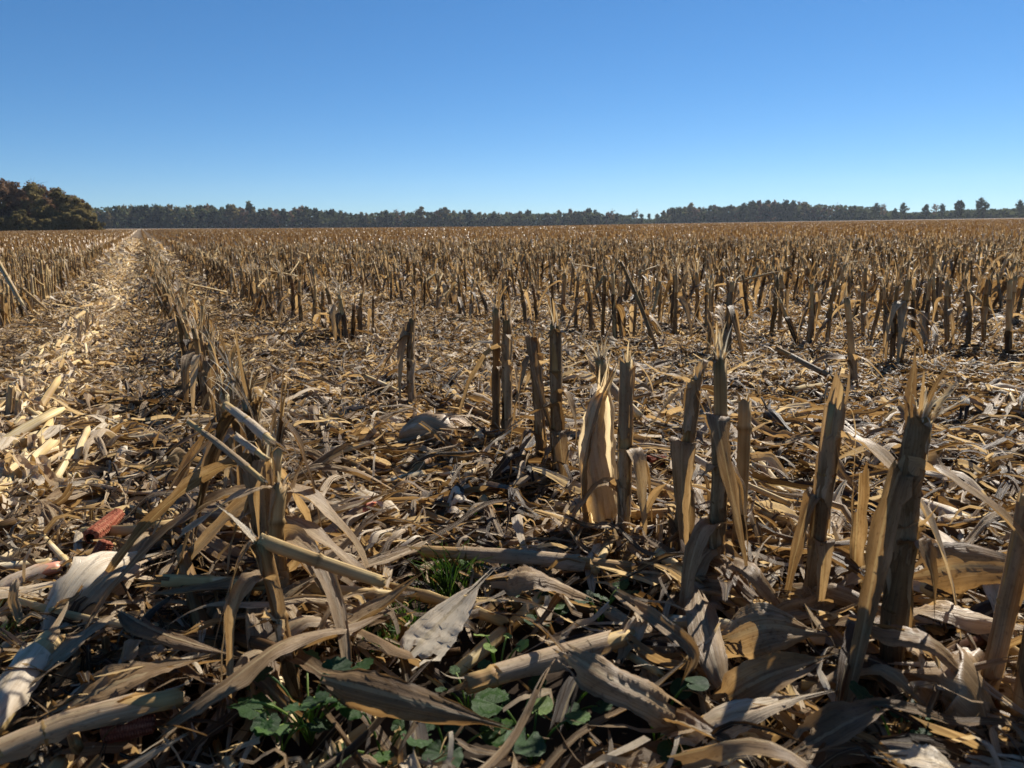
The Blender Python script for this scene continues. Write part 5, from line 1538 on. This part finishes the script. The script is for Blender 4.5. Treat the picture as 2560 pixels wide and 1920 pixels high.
def far_trees():
    r = np.random.default_rng(99)
    kinds = [('dense', M_crown_green, "dark green round"), ('dense', M_crown_rust, "brownish round"), ('tall', M_crown_green, "tall dark green"), ('dense', M_crown_olive, "olive round"), ('tall', M_crown_olive, "tall olive"), ('open', M_crown_green, "open-crowned dark"), ('bare', M_crown_rust, "almost bare")]
    P = []
    for k, (kind, mat, w) in enumerate(kinds):
        vs_ = [(make_tree_proto(300 + k * 7 + j, 18.0, 4.2 if kind == 'dense' else 3.4, kind, 0.62 if kind in ('dense', 'tall') else 0.5, 800 if kind in ('dense', 'tall') else 1000, mat)) for j in range(2)]
        P.append((vs_, w))
    TX = [255, 300, 400, 500, 575, 650, 760, 880, 925, 940, 960, 1040, 1160, 1280, 1400, 1480, 1560, 1640, 1690, 1760, 1850, 1900, 2000, 2100, 2180, 2240, 2290, 2340, 2400, 2450, 2560, 2700]
    TY = [521, 508, 509, 510, 507, 516, 518, 523, 532, 527, 521, 521, 523, 526, 523, 522, 531, 533, 511, 512, 503, 499, 503, 508, 514, 520, 520, 514, 512, 512, 508, 506]
    groups = {}
    def one(px, D, ytop, k, lab=None, grp=None):
        dd = ray(px, ytop); a = math.atan2(dd[0], dd[1])
        x, y = D * math.sin(a), D * math.cos(a)
        H = EYE + dd[2] / math.hypot(dd[0], dd[1]) * D - float(terrain(x, y))
        vs_, w = P[k]
        part = "left part" if px < 930 else ("middle" if px < 1560 else "right part")
        lab = lab or "%s tree in the %s of the distant tree line" % (w, part)
        return put_tree(vs_[int(r.integers(0, 2))], px, D, max(H, 4), r.uniform(0, 6.28), lab, grp or ("%s trees in the %s of the distant tree line" % (w, part)), "distant_tree", 18.0)
    px = 250.0
    while px < 2620:
        D = float(np.interp(px, [260, 640, 1280, 1920, 2560], [765, 785, 805, 785, 725]))
        yt = float(np.interp(px, TX, TY))
        if px < 1560 or 1640 < px < 2170:
            k = int(r.choice([0, 1, 2, 3, 4], p=[0.34, 0.2, 0.22, 0.14, 0.10]))
            if px > 1930 and r.uniform() < 0.3: k = int(r.choice([5, 6]))
            one(px, D + r.uniform(0, 25), yt + r.normal(3, 6), k)
            if r.uniform() < 0.45: one(px + r.uniform(-5, 5), D + r.uniform(28, 60), yt + r.normal(3, 3), int(r.choice([2, 4, 0, 6])))
            px += r.uniform(9, 15)
        else:
            px += r.uniform(14, 24)
            if px < 1650: one(px, D + r.uniform(0, 25), yt + r.normal(2, 4), int(r.choice([5, 5, 0])))
            elif px > 2180: one(px, D + r.uniform(40, 90), yt + 13 + r.normal(0, 4), int(r.choice([0, 1, 5])))
    for px, yt, k, lab in [(1528, 520, 6, "first thin bare tree rising at the gap in the tree line"), (1590, 520, 6, "second thin bare tree rising at the gap in the tree line"), (1880, 497, 2, "tallest pointed tree on the hump of the tree line"),
                           (2188, 503, 5, "paired thin tree where the tree line breaks up"), (2206, 505, 6, "bare half of the paired thin trees where the line breaks up"), (2235, 518, 0, "small dark round tree left of the tall forked tree"), (2255, 503, 5, "tall forked tree with a dark right crown"),
                           (2312, 507, 2, "narrow dark tree right of the forked tree"), (2333, 505, 6, "see-through bare tree next to the narrow dark tree"), (2352, 506, 5, "thin open tree left of the broad dark one"), (2392, 496, 0, "broad dark isolated tree above the low woods"), (2400, 500, 5, "open tree touching the broad dark isolated tree"),
                           (2444, 490, 5, "highest isolated tree with a wide open crown"), (2458, 500, 5, "thinner companion right of the highest isolated tree"), (2545, 496, 5, "open-crowned tree at the right border"), (2565, 492, 2, "dark tree cut by the right border")]:
        D = float(np.interp(px, [1500, 1920, 2560], [790, 770, 700]))
        one(px, D, yt, k, lab, "standout trees along the distant tree line")
    # shrubs and the depth of the woods behind
    mb = MB()
    n = 24000
    px = r.uniform(240, 2640, n)
    D = np.interp(px, [260, 640, 1280, 1920, 2560], [765, 785, 805, 785, 725]) + r.uniform(-4, 60, n)
    aa = np.arctan((px - 1280) / FPX * 1.02)
    x, y = D * np.sin(aa), D * np.cos(aa)
    yt = np.interp(px, TX, TY) + np.where(px > 2170, 12, 4)
    base = np.interp(px, [260, 640, 1280, 1560, 1920, 2560], [571, 570, 566, 560, 554, 544])
    H = (base - yt) / FPX * D * 0.9
    hh = r.uniform(0, 1, n) ** 1.8 * H * np.where((px > 1570) & (px < 1640), 0.45, 0.85)
    quads_cloud(mb, np.stack([x, y, terrain(x, y) + hh], 1), 1.3, r, np.clip(r.normal(0.4, 0.18, n), 0, 1))
    tag(mb.build("far_woodland", M_crown_green, smooth=False), "dark undergrowth and inner foliage of the distant tree line", "woodland", kind='stuff')
far_trees()

# ------------------------------------------------------------------ air
def haze():
    m, N, L = new_mat("haze")
    out = N.new('ShaderNodeOutputMaterial')
    v = N.new('ShaderNodeVolumePrincipled')
    v.inputs['Color'].default_value = (0.75, 0.85, 1.0, 1)
    v.inputs['Density'].default_value = HAZE
    v.inputs['Anisotropy'].default_value = 0.3
    L.new(v.outputs[0], out.inputs['Volume'])
    V = np.array([(sx, sy, sz) for sx in (-900, 900) for sy in (-40, 1150) for sz in (-30, 60)], float)
    F = np.array([[0, 1, 3, 2], [4, 6, 7, 5], [0, 4, 5, 1], [2, 3, 7, 6], [0, 2, 6, 4], [1, 5, 7, 3]])
    o = bpy.data.objects.new("haze", mesh_from("haze", V, F, np.zeros((8, 3)), np.zeros(8), np.zeros(6), m, False))
    scene.collection.objects.link(o)
    tag(o, kind='stuff')
HAZE = 0.00008
if HAZE > 0:
    haze()
